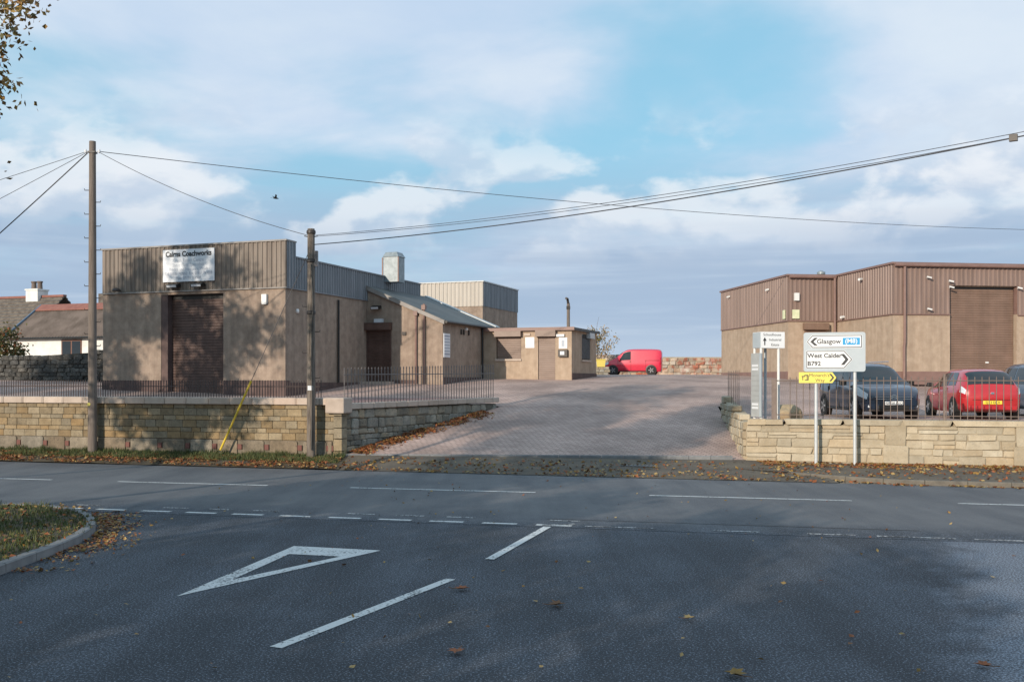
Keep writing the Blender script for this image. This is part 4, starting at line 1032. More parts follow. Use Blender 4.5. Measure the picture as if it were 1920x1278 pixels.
def arrow_panel(x0, x1, z0, z1, left, y):
    h = (z1 - z0); p = h * .42; zc = (z0 + z1) / 2
    def outl(g):
        if left: return [(x0 + g * 1.2, zc), (x0 + p + g * .5, z0 + g), (x1 - g, z0 + g), (x1 - g, z1 - g), (x0 + p + g * .5, z1 - g)]
        return [(x0 + g, z0 + g), (x1 - p - g * .5, z0 + g), (x1 - g * 1.2, zc), (x1 - p - g * .5, z1 - g), (x0 + g, z1 - g)]
    flat(outl(0), y, 'panel_edge', 'sign_white', pl_); flat(outl(.012), y - .002, 'border', 'sign_black', pl_); flat(outl(.032), y - .004, 'panel', 'sign_white', pl_)
    w = .085; hh = h * .30; yy = y - .006
    if left:
        cx = x0 + .10; ch = [(cx, zc), (cx + .11, zc - hh), (cx + .11 + w, zc - hh), (cx + w, zc), (cx + .11 + w, zc + hh), (cx + .11, zc + hh)]
    else:
        cx = x1 - .10; ch = [(cx, zc), (cx - .11, zc + hh), (cx - .11 - w, zc + hh), (cx - w, zc), (cx - .11 - w, zc - hh), (cx - .11, zc - hh)]
    b = MB(); b.add([(a, yy, c) for a, c in ch], [(0, 1, 2, 3), (0, 3, 4, 5)]); b.build('chevron', 'sign_black', pl_, fix=False)
arrow_panel(X0 + .07, X1 - .08, 3.12, 3.47, True, -.033)
arrow_panel(X0 + .06, X1 - .32, 2.58, 3.06, False, -.033)
text('Glasgow', .175, 'sign_black', pl_, (-.16, -.041, 3.295), bold=.003)
flat([(.19, 3.205), (.62, 3.205), (.62, 3.39), (.19, 3.39)], -.040, 'motorway_patch', 'sign_blue', pl_)
text('(M8)', .165, 'sign_white', pl_, (.405, -.043, 3.30), bold=.0025)
text('West Calder', .165, 'sign_black', pl_, (-.70, -.041, 2.92), 'LEFT', bold=.004)
text('B792', .165, 'sign_black', pl_, (-.70, -.041, 2.71), 'LEFT', bold=.004)
ys = thing('footpath_sign', 'small yellow arrow sign for a walking route on the left post', 'sign', (8.55, 26.35, .12), SRZ)
pz0, pz1 = 2.20, 2.485; px0, px1 = -.92, .03
b = MB(); b.prism([(px0, pz0), (px1 - .10, pz0), (px1, (pz0 + pz1) / 2), (px1 - .10, pz1), (px0, pz1)], -.028, -.012); yp = b.build('plate', 'sign_yellow', ys)
zc = (pz0 + pz1) / 2
b = MB(); b.add([(a, -.031, c) for a, c in ((px1 - .05, zc), (px1 - .13, zc + .10), (px1 - .18, zc + .10), (px1 - .10, zc), (px1 - .18, zc - .10), (px1 - .13, zc - .10))], [(0, 1, 2, 3), (0, 3, 4, 5)]); b.build('chevron', 'sign_black', yp, fix=False)
text("Monarch's", .125, 'sign_black', yp, (-.40, -.031, zc + .06)); text('Way', .125, 'sign_black', yp, (-.38, -.031, zc - .075))
b = MB(); b.box(-.83, -.81, -.032, -.030, zc - .07, zc + .03); b.box(-.72, -.70, -.032, -.030, zc - .07, zc + .06); b.box(-.78, -.68, -.0321, -.0301, zc + .05, zc + .075); b.box(-.77, -.68, -.0321, -.0301, zc - .075, zc - .055); b.box(-.69, -.67, -.032, -.03, zc - .07, zc + .06); b.box(-.85, -.76, -.0322, -.0302, zc + .02, zc + .045); b.build('symbol', 'sign_black', yp)
# estate name sign
es = thing('estate_sign', 'grey and white boxed estate sign tower standing on the wall corner', 'sign', (6.93, 27.72, 1.27), R(12))
hb = MB(); hb.box(0, .72, 0, .50, 2.02, 2.47); hx = hb.build('header_box', 'sign_white', es)
hs_ = MB(); hs_.box(-.012, -.001, .01, .49, 2.03, 2.46); hs_.build('header_side', 'sign_grey', hx)
text('Schoolhouse', .105, 'sign_black', hx, (.34, -.004, 2.39)); text('Industrial', .10, 'sign_black', hx, (.43, -.004, 2.25)); text('Estate', .10, 'sign_black', hx, (.43, -.004, 2.11))
b = MB(); b.box(.10, .13, -.006, -.002, 2.10, 2.24); b.prism([(.06, 2.22), (.17, 2.22), (.115, 2.32)], -.006, -.002); b.build('arrow', 'sign_black', hx)
for xx, yy, mm in ((.34, .42, 'sign_grey'), (.56, .06, 'white_paint'), (.03, .05, 'white_paint'), (.03, .45, 'white_paint')): MB().tube([(xx, yy, -.2), (xx, yy, 2.02)], .038, 10).build('post', mm, es, smooth=True)
pb = MB(); pb.box(-.055, -.01, -.02, .50, .10, 1.88); pp = pb.build('name_panel', 'sign_panel', es)
MB().box(-.06, -.005, -.045, -.021, .10, 1.88).build('panel_edge', 'sign_grey', pp)
for z_ in (1.50, 1.40, .42, .32): MB().box(-.061, -.056, .06, .44, z_, z_ + .06).build('panel_line', 'sign_white', pp)
for k in range(6): MB().box(-.059, -.056, .0, .48, .55 + .14 * k, .553 + .14 * k).build('panel_joint', 'sign_black', pp)

# ------------------------------------------------------------------ vehicles
def catmull(tab, x):
    n = len(tab)
    for i in range(n - 1):
        if x <= tab[i + 1][0] or i == n - 2:
            x0, x1 = tab[i][0], tab[i + 1][0]; t = min(1, max(0, (x - x0) / (x1 - x0))); out = []
            for c in range(1, len(tab[0])):
                p1, p2 = tab[i][c], tab[i + 1][c]
                m1 = (p2 - tab[i - 1][c]) / (x1 - tab[i - 1][0]) * (x1 - x0) if i > 0 else p2 - p1
                m2 = (tab[i + 2][c] - p1) / (tab[i + 2][0] - x0) * (x1 - x0) if i < n - 2 else p2 - p1
                d = p2 - p1
                if abs(d) < 1e-6: m1 = m2 = 0
                else:
                    m1 = d * min(3, max(0, m1 / d)); m2 = d * min(3, max(0, m2 / d))
                t2, t3 = t * t, t ** 3
                out.append((2 * t3 - 3 * t2 + 1) * p1 + (t3 - 2 * t2 + t) * m1 + (-2 * t3 + 3 * t2) * p2 + (t3 - t2) * m2)
            return out
def car(name, label, cat, loc, rz, paint, tab, wheel, wx, spec):
    """tab rows: x from rear to front, zbottom, zbelt, zroof, half width body, half width roof"""
    t = thing(name, label, cat, loc, rz)
    def sec(x):
        zb, ze, zr, wb, wr = catmull(tab, x)
        zr = max(zr, ze + .02); k = min(1, (zr - ze) / .25)
        wr_ = lerp(wb * .93, wr, k)
        return [(0, zb), (wb * .86, zb), (wb * .97, zb + .10), (wb, lerp(zb, ze, .45)), (wb * .995, lerp(zb, ze, .75)), (wb * .955, ze), (lerp(wb * .955, wr_, .5), lerp(ze, zr - .05 * k, .5)), (wr_, lerp(ze, zr, .86)), (wr_ * .82, lerp(ze, zr, .985)), (wr_ * .4, zr + .012 * k), (0, zr + .018 * k)]
    def pt(x, q, side=1, off=0.):
        s = sec(x); q = min(max(q, 0), len(s) - 1.0001); i = int(q); f_ = q - i
        y = lerp(s[i][0], s[i + 1][0], f_); z = lerp(s[i][1], s[i + 1][1], f_)
        if off:
            h = .02
            s2 = sec(min(x + h, tab[-1][0])); s1 = sec(max(x - h, tab[0][0]))
            f2 = lambda ss: Vector((0, lerp(ss[i][0], ss[i + 1][0], f_), lerp(ss[i][1], ss[i + 1][1], f_)))
            dx = f2(s2) - f2(s1); dx.x = min(x + h, tab[-1][0]) - max(x - h, tab[0][0])
            dq = Vector((0, s[i + 1][0] - s[i][0], s[i + 1][1] - s[i][1]))
            nr = dx.cross(dq)
            if nr.length > 1e-9:
                nr.normalize()
                if nr.dot(Vector((0, y, z - .7))) < 0: nr = -nr
                return (x + nr.x * off, side * (y + nr.y * off), z + nr.z * off)
        return (x, side * y, z)
    xa, xb = tab[0][0], tab[-1][0]; n = 56; b = MB(); rows = []
    xs = [xa + (xb - xa) * (.5 - .5 * math.cos(math.pi * k / n)) * .35 + (xb - xa) * k / n * .65 for k in range(n + 1)]
    for x in xs:
        s = sec(x); rows.append([(x, y, z) for y, z in s] + [(x, -y, z) for y, z in s[-2:0:-1]])
    m_ = len(rows[0]); b.add([p for r_ in rows for p in r_], [(i * m_ + j, i * m_ + (j + 1) % m_, (i + 1) * m_ + (j + 1) % m_, (i + 1) * m_ + j) for i in range(n) for j in range(m_)])
    b.f += [tuple(range(m_)), tuple(n * m_ + j for j in range(m_))]; b.mi += [0, 0]
    body = b.build('body', paint, t, smooth=True)
    def patch(name, x0, x1, q0, q1, m, off=.006, sides=(1, -1), nx=10, nq=5, parent=None, sk0=0., sk1=0.):
        for sd in sides:
            b = MB(); vs = []
            for i in range(nx + 1):
                for j in range(nq + 1):
                    u, v = i / nx, j / nq
                    x = lerp(lerp(x0, x1, u), lerp(x0 + sk0, x1 + sk1, u), v)
                    vs.append(pt(x, lerp(q0, q1, v), sd, off))
            b.add(vs, [(i * (nq + 1) + j, (i + 1) * (nq + 1) + j, (i + 1) * (nq + 1) + j + 1, i * (nq + 1) + j + 1) for i in range(nx) for j in range(nq)])
            b.build(name, m, parent or body, smooth=True, fix=False)
    def span(name, x0, x1, qa, m, off=.006, parent=None, nx=8):
        """patch across the car from side to side over the top (q from qa to centre)"""
        b = MB(); vs = []; qs = [lerp(qa, 9.999, k / 6) for k in range(7)]
        for i in range(nx + 1):
            x = lerp(x0, x1, i / nx)
            r_ = [pt(x, q, 1, off) for q in qs] + [pt(x, q, -1, off) for q in qs[-2::-1]]
            vs += r_
        w = len(r_)
        b.add(vs, [(i * w + j, (i + 1) * w + j, (i + 1) * w + j + 1, i * w + j + 1) for i in range(nx) for j in range(w - 1)])
        b.build(name, m, parent or body, smooth=True, fix=False)
    for (a, c, k0, k1) in spec['side']: patch('side_window', a, c, 5.15, 6.85, 'car_glass', sk0=k0, sk1=k1)
    for nm, a, c in spec['top']: span(nm, a, c, 7.05, 'car_glass')
    for nm, a, c, q0, q1, m in spec['lamps']: patch(nm, a, c, q0, q1, m, .010)
    for (nm, x0, x1, y0, y1, z0, z1, m) in spec['boxes']:
        b = MB(); b.box(x0, x1, y0, y1, z0, z1); o = b.build(nm, m, body)
        bv = o.modifiers.new('bevel', 'BEVEL'); bv.width = min(.02, (z1 - z0) * .3, (x1 - x0) * .4); bv.segments = 2
    for sx in wx:
        for sd in (1, -1):
            wy = catmull(tab, sx)[3]
            b = MB(); b.lathe([(wheel + .065, wy - .16), (wheel + .065, wy + .004), (wheel + .045, wy + .008)], 28, (0, 0, 0), 'y'); b.v = [(sx + a, sd * y, z + wheel) for a, y, z in b.v if True]; b.build('wheel_arch', 'black_plastic', body, smooth=True)
            wr_ = bpy.data.objects.new('wheel', None); col.objects.link(wr_); wr_.parent = t; wr_.location = (sx, sd * (wy - .085), wheel)
            b = MB(); b.lathe([(wheel * .62, -.1), (wheel * .93, -.1), (wheel, -.06), (wheel, .07), (wheel * .94, .105), (wheel * .66, .108)], 28, (0, 0, 0), 'y'); b.v = [(a, sd * y, z) for a, y, z in b.v]; b.build('tyre', 'tyre', wr_, smooth=True)
            b = MB(); b.lathe([(wheel * .66, .095), (wheel * .62, .109), (wheel * .57, .085), (wheel * .2, .08)], 28, (0, 0, 0), 'y')
            for k in range(5):
                t_ = 2 * math.pi * k / 5; c_, s_ = math.cos(t_), math.sin(t_); q = wheel * .12
                b.add([(c_ * r_ - s_ * o_, y_, s_ * r_ + c_ * o_) for y_ in (.085, .113) for r_, o_ in ((wheel * .1, -q), (wheel * .62, -q * .7), (wheel * .62, q * .7), (wheel * .1, q))], [(0, 1, 2, 3), (4, 5, 6, 7), (0, 1, 5, 4), (1, 2, 6, 5), (2, 3, 7, 6), (3, 0, 4, 7)])
            b.v = [(a, sd * y, z) for a, y, z in b.v]; b.build('rim', spec.get('rim', 'alloy'), wr_, smooth=True)
    return t, body
def ptext(body, s, size, m, parent, loc, rz):
    o = text(s, size, m, parent, loc); o.rotation_euler = (R(90), 0, rz); return o

# dark blue people carrier nose-on to the railing
mpv = [(-2.2, .45, .80, .86, .70, .55), (-2.12, .30, .95, 1.25, .80, .60), (-1.9, .24, .98, 1.58, .87, .64), (-1.2, .22, .97, 1.665, .905, .67), (-.2, .22, .95, 1.66, .91, .68), (.45, .22, .94, 1.55, .91, .66), (1.0, .22, .96, 1.20, .91, .70), (1.38, .22, .98, 1.00, .90, .74), (1.75, .22, .90, .93, .87, .74), (2.05, .24, .78, .80, .80, .70), (2.2, .30, .66, .68, .66, .60)]
t, bd = car('people_carrier', 'dark blue people carrier parked nose towards the railing', 'car', (10.99, 30.85, 1.26), R(-90), 'paint_blue', mpv, .325, (-1.35, 1.38), dict(
    side=[(-1.75, -.95, .15, .0), (-.88, .10, 0, 0), (.16, .95, 0, -.38)], top=[('windscreen', .50, 1.32), ('rear_window', -2.1, -1.88)],
    lamps=[('headlight', 1.62, 2.12, 3.75, 5.0, 'lamp_clear'), ('tail_light', -2.15, -1.95, 4.2, 5.6, 'lamp_red')],
    boxes=[('number_plate', 2.19, 2.235, -.26, .26, .42, .53, 'plate_white'), ('grille', 2.10, 2.212, -.52, .52, .585, .60, 'chrome'), ('grille', 2.08, 2.205, -.55, .55, .645, .66, 'chrome'), ('lower_grille', 2.10, 2.208, -.45, .45, .29, .42, 'black_plastic'),
           ('fog_light', 2.02, 2.15, -.72, -.56, .34, .42, 'lamp_clear'), ('fog_light', 2.02, 2.15, .56, .72, .34, .42, 'lamp_clear'), ('bumper', 2.0, 2.17, -.70, .70, .24, .29, 'dark_metal'),
           ('mirror', .78, .90, .92, 1.12, .98, 1.13, 'black_plastic'), ('mirror', .78, .90, -1.12, -.92, .98, 1.13, 'black_plastic'), ('roof_rail', -1.5, .2, .58, .61, 1.69, 1.72, 'chrome'), ('roof_rail', -1.5, .2, -.61, -.58, 1.69, 1.72, 'chrome'), ('door_seam', .10, .11, -.912, -.88, .3, .95, 'black_plastic'), ('door_seam', -.92, -.91, -.91, -.87, .3, .95, 'black_plastic'), ('sill_trim', -1.0, 1.0, -.915, -.86, .24, .30, 'black_plastic'), ('windscreen_notice', 1.06, 1.09, -.1, .16, 1.06, 1.16, 'sign_white')]))
ptext(bd, 'GN58 EVO', .105, 'sign_black', bd, (2.238, 0, .475), R(90))
# chevron emblem on its nose
b = MB()
for dz in (0, .055):
    b.add([(2.218, a, z_ + dz) for a, z_ in ((-.13, .585), (0, .645), (.13, .585), (.13, .605), (0, .668), (-.13, .605))], [(0, 1, 4, 5), (1, 2, 3, 4)])
b.build('emblem', 'chrome', bd, fix=False)

# red hatchback seen from behind
hat = [(-1.95, .42, .72, .78, .64, .50), (-1.88, .28, .86, .98, .76, .56), (-1.72, .22, .93, 1.18, .83, .60), (-1.35, .20, .95, 1.40, .86, .60), (-.6, .20, .93, 1.47, .87, .61), (.1, .20, .90, 1.46, .87, .61), (.5, .20, .88, 1.34, .87, .62), (1.0, .20, .90, 1.02, .86, .68), (1.2, .20, .89, .93, .85, .70), (1.6, .20, .80, .83, .81, .68), (1.88, .24, .66, .68, .70, .60), (1.96, .3, .6, .62, .60, .5)]
t, bd = car('hatchback', 'bright red hatchback parked with its tail towards the railing', 'car', (13.95, 30.35, 1.26), R(83), 'paint_red', hat, .30, (-1.22, 1.25), dict(
    side=[(-1.30, -.62, .25, 0), (-.56, .15, 0, 0), (.20, .86, 0, -.36)], top=[('rear_window', -1.86, -1.42), ('windscreen', .5, 1.1)],
    lamps=[('tail_light', -1.90, -1.72, 4.2, 5.25, 'lamp_clear'), ('tail_light', -1.91, -1.74, 3.6, 4.2, 'lamp_red'), ('headlight', 1.5, 1.88, 4.0, 5.0, 'lamp_clear')],
    boxes=[('number_plate', -1.985, -1.94, -.26, .26, .44, .55, 'plate_yellow'), ('bumper', -1.99, -1.80, -.66, .66, .28, .40, 'paint_red'), ('mirror', .62, .74, .88, 1.05, .93, 1.06, 'black_plastic'), ('mirror', .62, .74, -1.05, -.88, .93, 1.06, 'black_plastic'), ('door_seam', .17, .18, .83, .872, .28, .90, 'black_plastic'), ('door_seam', -.60, -.59, .83, .872, .28, .92, 'black_plastic'), ('bumper_seam', -1.972, -1.90, -.55, .55, .57, .578, 'black_plastic'), ('wiper', -1.80, -1.72, -.25, .2, .995, 1.01, 'black_plastic'), ('badge', -1.975, -1.93, -.05, .05, .72, .79, 'chrome')]))
ptext(bd, 'SJ13 EKX', .105, 'sign_black', bd, (-1.989, 0, .495), R(-90))
# slate-blue car cut by the frame edge
t, bd = car('saloon_car', 'slate blue car at the right edge beside the red hatchback', 'car', (17.0, 31.2, 1.26), R(-92), 'paint_slate', mpv, .32, (-1.35, 1.38), dict(
    side=[(-1.75, -.95, .15, .0), (-.88, .10, 0, 0), (.16, .95, 0, -.38)], top=[('windscreen', .50, 1.32), ('rear_window', -2.1, -1.88)],
    lamps=[('headlight', 1.62, 2.12, 3.75, 5.0, 'lamp_clear')], boxes=[('number_plate', 2.19, 2.235, -.26, .26, .42, .53, 'plate_white'), ('mirror', .78, .90, .92, 1.12, .98, 1.13, 'black_plastic'), ('mirror', .78, .90, -1.12, -.92, .98, 1.13, 'black_plastic')]))
# red van far up the yard
van = [(-2.05, .32, .95, 1.60, .74, .66), (-1.98, .22, 1.0, 1.74, .82, .70), (-1.6, .20, 1.02, 1.80, .87, .72), (-.4, .20, 1.0, 1.82, .88, .73), (.35, .20, .98, 1.78, .88, .72), (.75, .20, .97, 1.58, .88, .70), (1.25, .20, .98, 1.18, .87, .72), (1.5, .20, .97, 1.02, .86, .74), (1.85, .20, .86, .89, .82, .70), (2.1, .26, .70, .72, .70, .6), (2.18, .32, .62, .64, .62, .5)]
t, bd = car('panel_van', 'red panel van parked before the far boundary wall', 'van', (8.72, 71.5, 2.775), R(168), 'paint_van', van, .32, (-1.32, 1.38), dict(
    side=[(.12, .98, 0, -.34)], top=[('windscreen', .72, 1.42)], lamps=[('headlight', 1.7, 2.08, 4.0, 5.0, 'lamp_clear'), ('tail_light', -2.03, -1.96, 3.6, 5.6, 'lamp_red')],
    boxes=[('mirror', .86, .98, .90, 1.08, 1.0, 1.18, 'paint_van'), ('mirror', .86, .98, -1.08, -.90, 1.0, 1.18, 'paint_van'), ('door_handle', .1, .24, .872, .895, .92, .95, 'black_plastic'), ('bumper', 2.0, 2.2, -.6, .6, .26, .40, 'black_plastic'), ('side_skirt', -.9, .95, .85, .9, .2, .26, 'black_plastic'), ('door_seam', .10, .112, .84, .884, .3, 1.0, 'black_plastic'), ('door_seam', 1.02, 1.032, .84, .876, .3, .98, 'black_plastic'), ('door_seam', -.95, -.938, .84, .884, .3, 1.02, 'black_plastic'), ('slide_rail', -1.9, -.9, .84, .882, 1.0, 1.012, 'black_plastic')], rim='alloy_dark'))

# grit bin, low stones and boulder
gb = thing('grit_bin', 'small yellow grit bin on stones at the corner of the office annex', 'bin', (5.45, 61.0, 3.2), R(-5))
b = MB(); b.prism([(-.24, 0), (.24, 0), (.28, .42), (-.28, .42)], -.2, .2); b.build('bin_body', 'grit_yellow', gb)
b = MB(); b.box(-.30, .30, -.23, .22, .42, .47); b.build('lid', 'grit_yellow', gb)
lsw = thing('low_stone_wall', 'low stub of rubble wall under the yellow grit bin', 'wall', (5.2, 60.9, 2.7), 0)
rr = random.Random(70)
for r_ in range(3):
    for k in range(3): inst('stone', rr.choice(rub), lsw, (-.05 + k * .30 + .06 * (r_ % 2), .1, .08 + r_ * .17), (.33, .35, .17))
bo = thing('boulder', 'big tan boulder behind the railing near the estate sign', 'rock', (8.1, 29.2, 1.24), R(20))
bm = bmesh.new(); bmesh.ops.create_icosphere(bm, subdivisions=3, radius=1)
for v in bm.verts:
    q = noise.noise(v.co * 1.3 + Vector((4, 2, 1))); v.co *= 1 + .3 * q; v.co = Vector((v.co.x * .42, v.co.y * .34, max(-.1, v.co.z * .34 + .12)))
me = bpy.data.meshes.new('rock_mass'); bm.to_mesh(me); bm.free(); me.materials.append(M['rock']); o = bpy.data.objects.new('rock_mass', me); col.objects.link(o); o.parent = bo

# ------------------------------------------------------------------ vegetation
LM = ['leaf_gold', 'leaf_brown', 'leaf_olive', 'leaf_green', 'leaf_rust', 'leaf_pale']
def leaf_quad(b, p, s, rr, flatness=0.):
    a = Vector((rr.gauss(0, 1), rr.gauss(0, 1), rr.gauss(0, 1) * (1 - flatness))).normalized()
    c = a.cross(Vector((rr.gauss(0, 1), rr.gauss(0, 1), rr.gauss(0, 1)))).normalized()
    if flatness and abs(c.z) > .35: c = (c - Vector((0, 0, c.z * .7))).normalized()
    n = a.cross(c); w = s * rr.uniform(.5, .75)
    b.add([p - a * s, p + c * w + n * s * .15, p + a * s, p - c * w + n * s * .15], [(0, 1, 2, 3)])
def tree(name, label, loc, h, crown_c, crown_r, nleaf, leaf, mats, weights, seed, bark='bark', branches=16, clump=.5, trunk_r=.2, cat='tree', group=None, droop=0., lean=(0, 0)):
    rr = random.Random(seed); t = thing(name, label, cat, loc, 0, group)
    b = MB(); top = Vector((crown_c[0] * .6 + lean[0], crown_c[1] * .6 + lean[1], h * .9)); trunk = []
    for k in range(9):
        u = k / 8; trunk.append(Vector((top.x * u ** 1.5 + .12 * math.sin(u * 7 + seed), top.y * u ** 1.5 + .1 * math.cos(u * 6 + seed) - .1, top.z * u)))
    b.tube(trunk, [lerp(trunk_r, trunk_r * .12, (k / 8) ** .8) for k in range(9)], 9)
    tips = []
    cc, cr = Vector(crown_c), Vector(crown_r)
    for k in range(branches):
        for _ in range(40):
            d = Vector((rr.uniform(-1, 1), rr.uniform(-1, 1), rr.uniform(-1, 1)))
            if .45 < d.length < 1: break
        tip = cc + Vector((d.x * cr.x, d.y * cr.y, d.z * cr.z)); u = min(.95, max(.22, (tip.z - rr.uniform(.5, 2.2)) / top.z))
        i = min(7, int(u * 8)); st = trunk[i].lerp(trunk[i + 1], u * 8 - i); mid = st.lerp(tip, .5) + Vector((0, 0, .25 - droop * .3))
        r0 = trunk_r * .38 * (1 - u * .6)
        b.tube([st, mid, tip], [r0, r0 * .55, r0 * .15], 5)
        for q in range(4):
            p = st.lerp(tip, rr.uniform(.45, 1.)); e = p + Vector((rr.gauss(0, .5) * cr.x * .35, rr.gauss(0, .5) * cr.y * .35, rr.gauss(0, .3) * cr.z * .3 - droop))
            b.tube([p, p.lerp(e, .5) + Vector((0, 0, .08)), e], [r0 * .3, r0 * .18, .006], 4); tips.append((p, e))
    b.build('trunk', bark, t, smooth=True)
    lb = MB(); per = max(1, nleaf // max(1, len(tips)))
    for p, e in tips:
        for _ in range(per):
            q = p.lerp(e, rr.random() ** .7) + Vector((rr.gauss(0, clump), rr.gauss(0, clump), rr.gauss(0, clump) - droop * rr.random() * .6))
            lb.cur = rr.choices(range(len(mats)), weights)[0]; leaf_quad(lb, q, leaf * rr.uniform(.7, 1.25), rr)
    lb.build('crown', mats, t, fix=False); return t
mat('leaf_amber', (.46, .29, .075), (.36, .20, .045), scale=7, rough=.7)
mat('leaf_tan', (.36, .22, .09), (.26, .14, .05), scale=7, rough=.7)
BM = ['leaf_amber', 'leaf_tan', 'leaf_gold', 'leaf_olive']
tree('birch_tree', 'autumn birch whose golden brown leaf sprays hang in the top left corner', (-10.9, 16.4, .1), 11.4, (.2, 0, 8.95), (3.0, 2.8, 2.5), 24000, .055, BM, (6, 4, 3, 2), 3, 'birch_bark', 50, .19, .17, droop=.4)
SH = [(-24.6, 20.7, 16., (0, 0, 10.6), (3.7, 3.7, 4.9), 9500, 21), (-30.2, 19.2, 15.5, (0, 0, 10.4), (3.6, 3.6, 4.8), 8500, 22), (-36, 21.5, 15, (0, 0, 9.8), (3.8, 3.8, 4.6), 8000, 30), (-42, 23.5, 15, (0, 0, 9.8), (3.8, 3.8, 4.6), 8000, 31),
      (-18.6, 15.0, 11.5, (0, 0, 7.2), (3.0, 3.0, 3.6), 6000, 23), (-14.2, 6.0, 12.0, (0, 0, 7.8), (2.7, 2.7, 3.9), 12000, 28), (-11.2, 6.4, 12.2, (0, 0, 8.3), (2.7, 2.7, 3.8), 12000, 32),
      (-11.5, 1.2, 6.6, (0, 0, 4.2), (2.5, 2.5, 2.6), 7200, 24), (-8.4, -1.2, 6.2, (0, 0, 3.9), (2.3, 2.3, 2.5), 7200, 25), (-5.4, -4.2, 6.0, (0, 0, 3.8), (2.3, 2.3, 2.4), 7200, 26), (-2.0, -7.2, 6.2, (0, 0, 3.9), (2.4, 2.4, 2.5), 7200, 27)]
for k, (x, y, h, c, r_, nl, sd_) in enumerate(SH):
    tree('roadside_tree', 'autumn tree on the near verge outside the picture that shades the junction', (x, y, .05), h, c, r_, nl, .13, ['leaf_gold', 'leaf_brown', 'leaf_green'], (4, 3, 3), sd_, 'bark', 19, .33, .2, group='trees on the near verge that shade the junction')
tree('sapling', 'thin yellowing sapling behind the office annex beside the red van', (6.35, 75.2, 2.75), 4.9, (.3, 0, 3.6), (1.3, 1.0, 1.7), 1100, .075, ['leaf_pale', 'leaf_olive', 'leaf_gold'], (4, 3, 2), 31, 'bark', 8, .22, .05)
def bush(name, label, loc, rad, n, leaf, mats, w, seed):
    rr = random.Random(seed); t = thing(name, label, 'bush', loc); b = MB()
    for k in range(9):
        a = rr.uniform(0, 6.28); e = Vector((math.cos(a) * rad[0] * .6, math.sin(a) * rad[1] * .6, rad[2] * rr.uniform(.8, 1.5))); b.tube([(0, 0, 0), e * .5 + Vector((0, 0, .1)), e], [.04, .025, .01], 5)
    b.build('stems', 'bark', t)
    lb = MB(); cl = [Vector((rr.uniform(-1, 1) * rad[0] * .8, rr.uniform(-1, 1) * rad[1] * .8, rad[2] * rr.uniform(.3, 1.7))) for _ in range(26)]
    for _ in range(n):
        c = rr.choice(cl); lb.cur = rr.choices(range(len(mats)), w)[0]
        leaf_quad(lb, c + Vector((rr.gauss(0, .28), rr.gauss(0, .28), rr.gauss(0, .24))), leaf * rr.uniform(.7, 1.3), rr)
    lb.build('foliage', mats, t, fix=False)
bush('garden_bush', 'mixed green and rust garden bush behind the old garden wall', (-27.0, 51.5, 2.5), (1.5, 1.2, 1.35), 3800, .085, ['leaf_olive', 'leaf_green', 'leaf_rust', 'leaf_pale'], (4, 3, 1.2, 1), 61)
bush('garden_bush', 'rust coloured low bush at the left frame edge behind the garden wall', (-29.3, 50.6, 2.5), (1.0, .9, .9), 2200, .08, ['leaf_rust', 'leaf_brown', 'leaf_olive'], (3, 4, 2), 62)

# grass and fallen leaves
def grass(name, label, fn, n, hmin, hmax, seed):
    rr = random.Random(seed); b = MB()
    for _ in range(n):
        p = fn(rr)
        if p is None: continue
        h = rr.uniform(hmin, hmax) * max(.35, 1 + 1.3 * noise.noise((p[0] * 1.7, p[1] * 1.7, seed))); a = rr.uniform(0, 6.28); w = .012
        dx, dy = math.cos(a) * w, math.sin(a) * w; lx, ly = rr.gauss(0, .4) * h, rr.gauss(0, .4) * h
        b.cur = 0 if rr.random() < .8 else 1
        b.add([(p[0] - dx, p[1] - dy, p[2] - .01), (p[0] + dx, p[1] + dy, p[2] - .01), (p[0] + lx, p[1] + ly, p[2] + h)], [(0, 1, 2)])
    o = b.build(name, ['grass', 'leaf_olive'], fix=False); return tag(o, label, 'grass', kind='stuff')
def litter(name, label, fn, n, s, mats, w, seed):
    rr = random.Random(seed); b = MB()
    for _ in range(n):
        p = fn(rr)
        if p is None: continue
        if noise.noise((p[0] * 1.1, p[1] * 1.6, seed)) + .5 * noise.noise((p[0] * 4, p[1] * 4, seed)) < rr.uniform(-.45, .25): continue
        b.cur = rr.choices(range(len(mats)), w)[0]
        leaf_quad(b, Vector(p) + Vector((0, 0, s * .35)), s * rr.uniform(.6, 1.3), rr, .75)
    o = b.build(name, mats, fix=False); return tag(o, label, 'leaves', kind='stuff')
def verge_pt(rr, lo=0., hi=1.):
    x = rr.uniform(-19, -4.7); v = rr.uniform(lo, hi); y0, y1 = kerbY(x), wallY(min(x, -5.11)); return (x, lerp(y0, y1, v), lerp(.04, .27, v ** .7))
grass('verge_grass', 'rough grass on the verge below the block wall', lambda r_: verge_pt(r_, .35, 1.), 13000, .035, .13, 81)
DRY = ['leaf_brown', 'leaf_rust', 'leaf_pale', 'leaf_gold']
litter('leaf_litter', 'brown fallen leaves along the verge below the block wall', lambda r_: verge_pt(r_, 0., .75), 8500, .045, DRY, (5, 3, 2, 1), 82)
def isl_pt(rr):
    x = rr.uniform(-14, -6.4); y = rr.uniform(7, 19.2)
    ex = min((p for p in ISL if True), key=lambda p: (p[1] - y) ** 2 + (p[0] - x) ** 2)
    # inside test by ray casting
    ins = False; pl = ISL + [(-50, -30)]
    for (ax, ay), (bx, by) in zip(pl, pl[1:] + pl[:1]):
        if (ay > y) != (by > y) and x < (bx - ax) * (y - ay) / (by - ay) + ax: ins = not ins
    if not ins: return None
    if math.hypot(ex[0] - x, ex[1] - y) < .16: return None
    return (x, y, .11)
grass('corner_grass', 'short grass on the corner verge at lower left', isl_pt, 30000, .03, .09, 83)
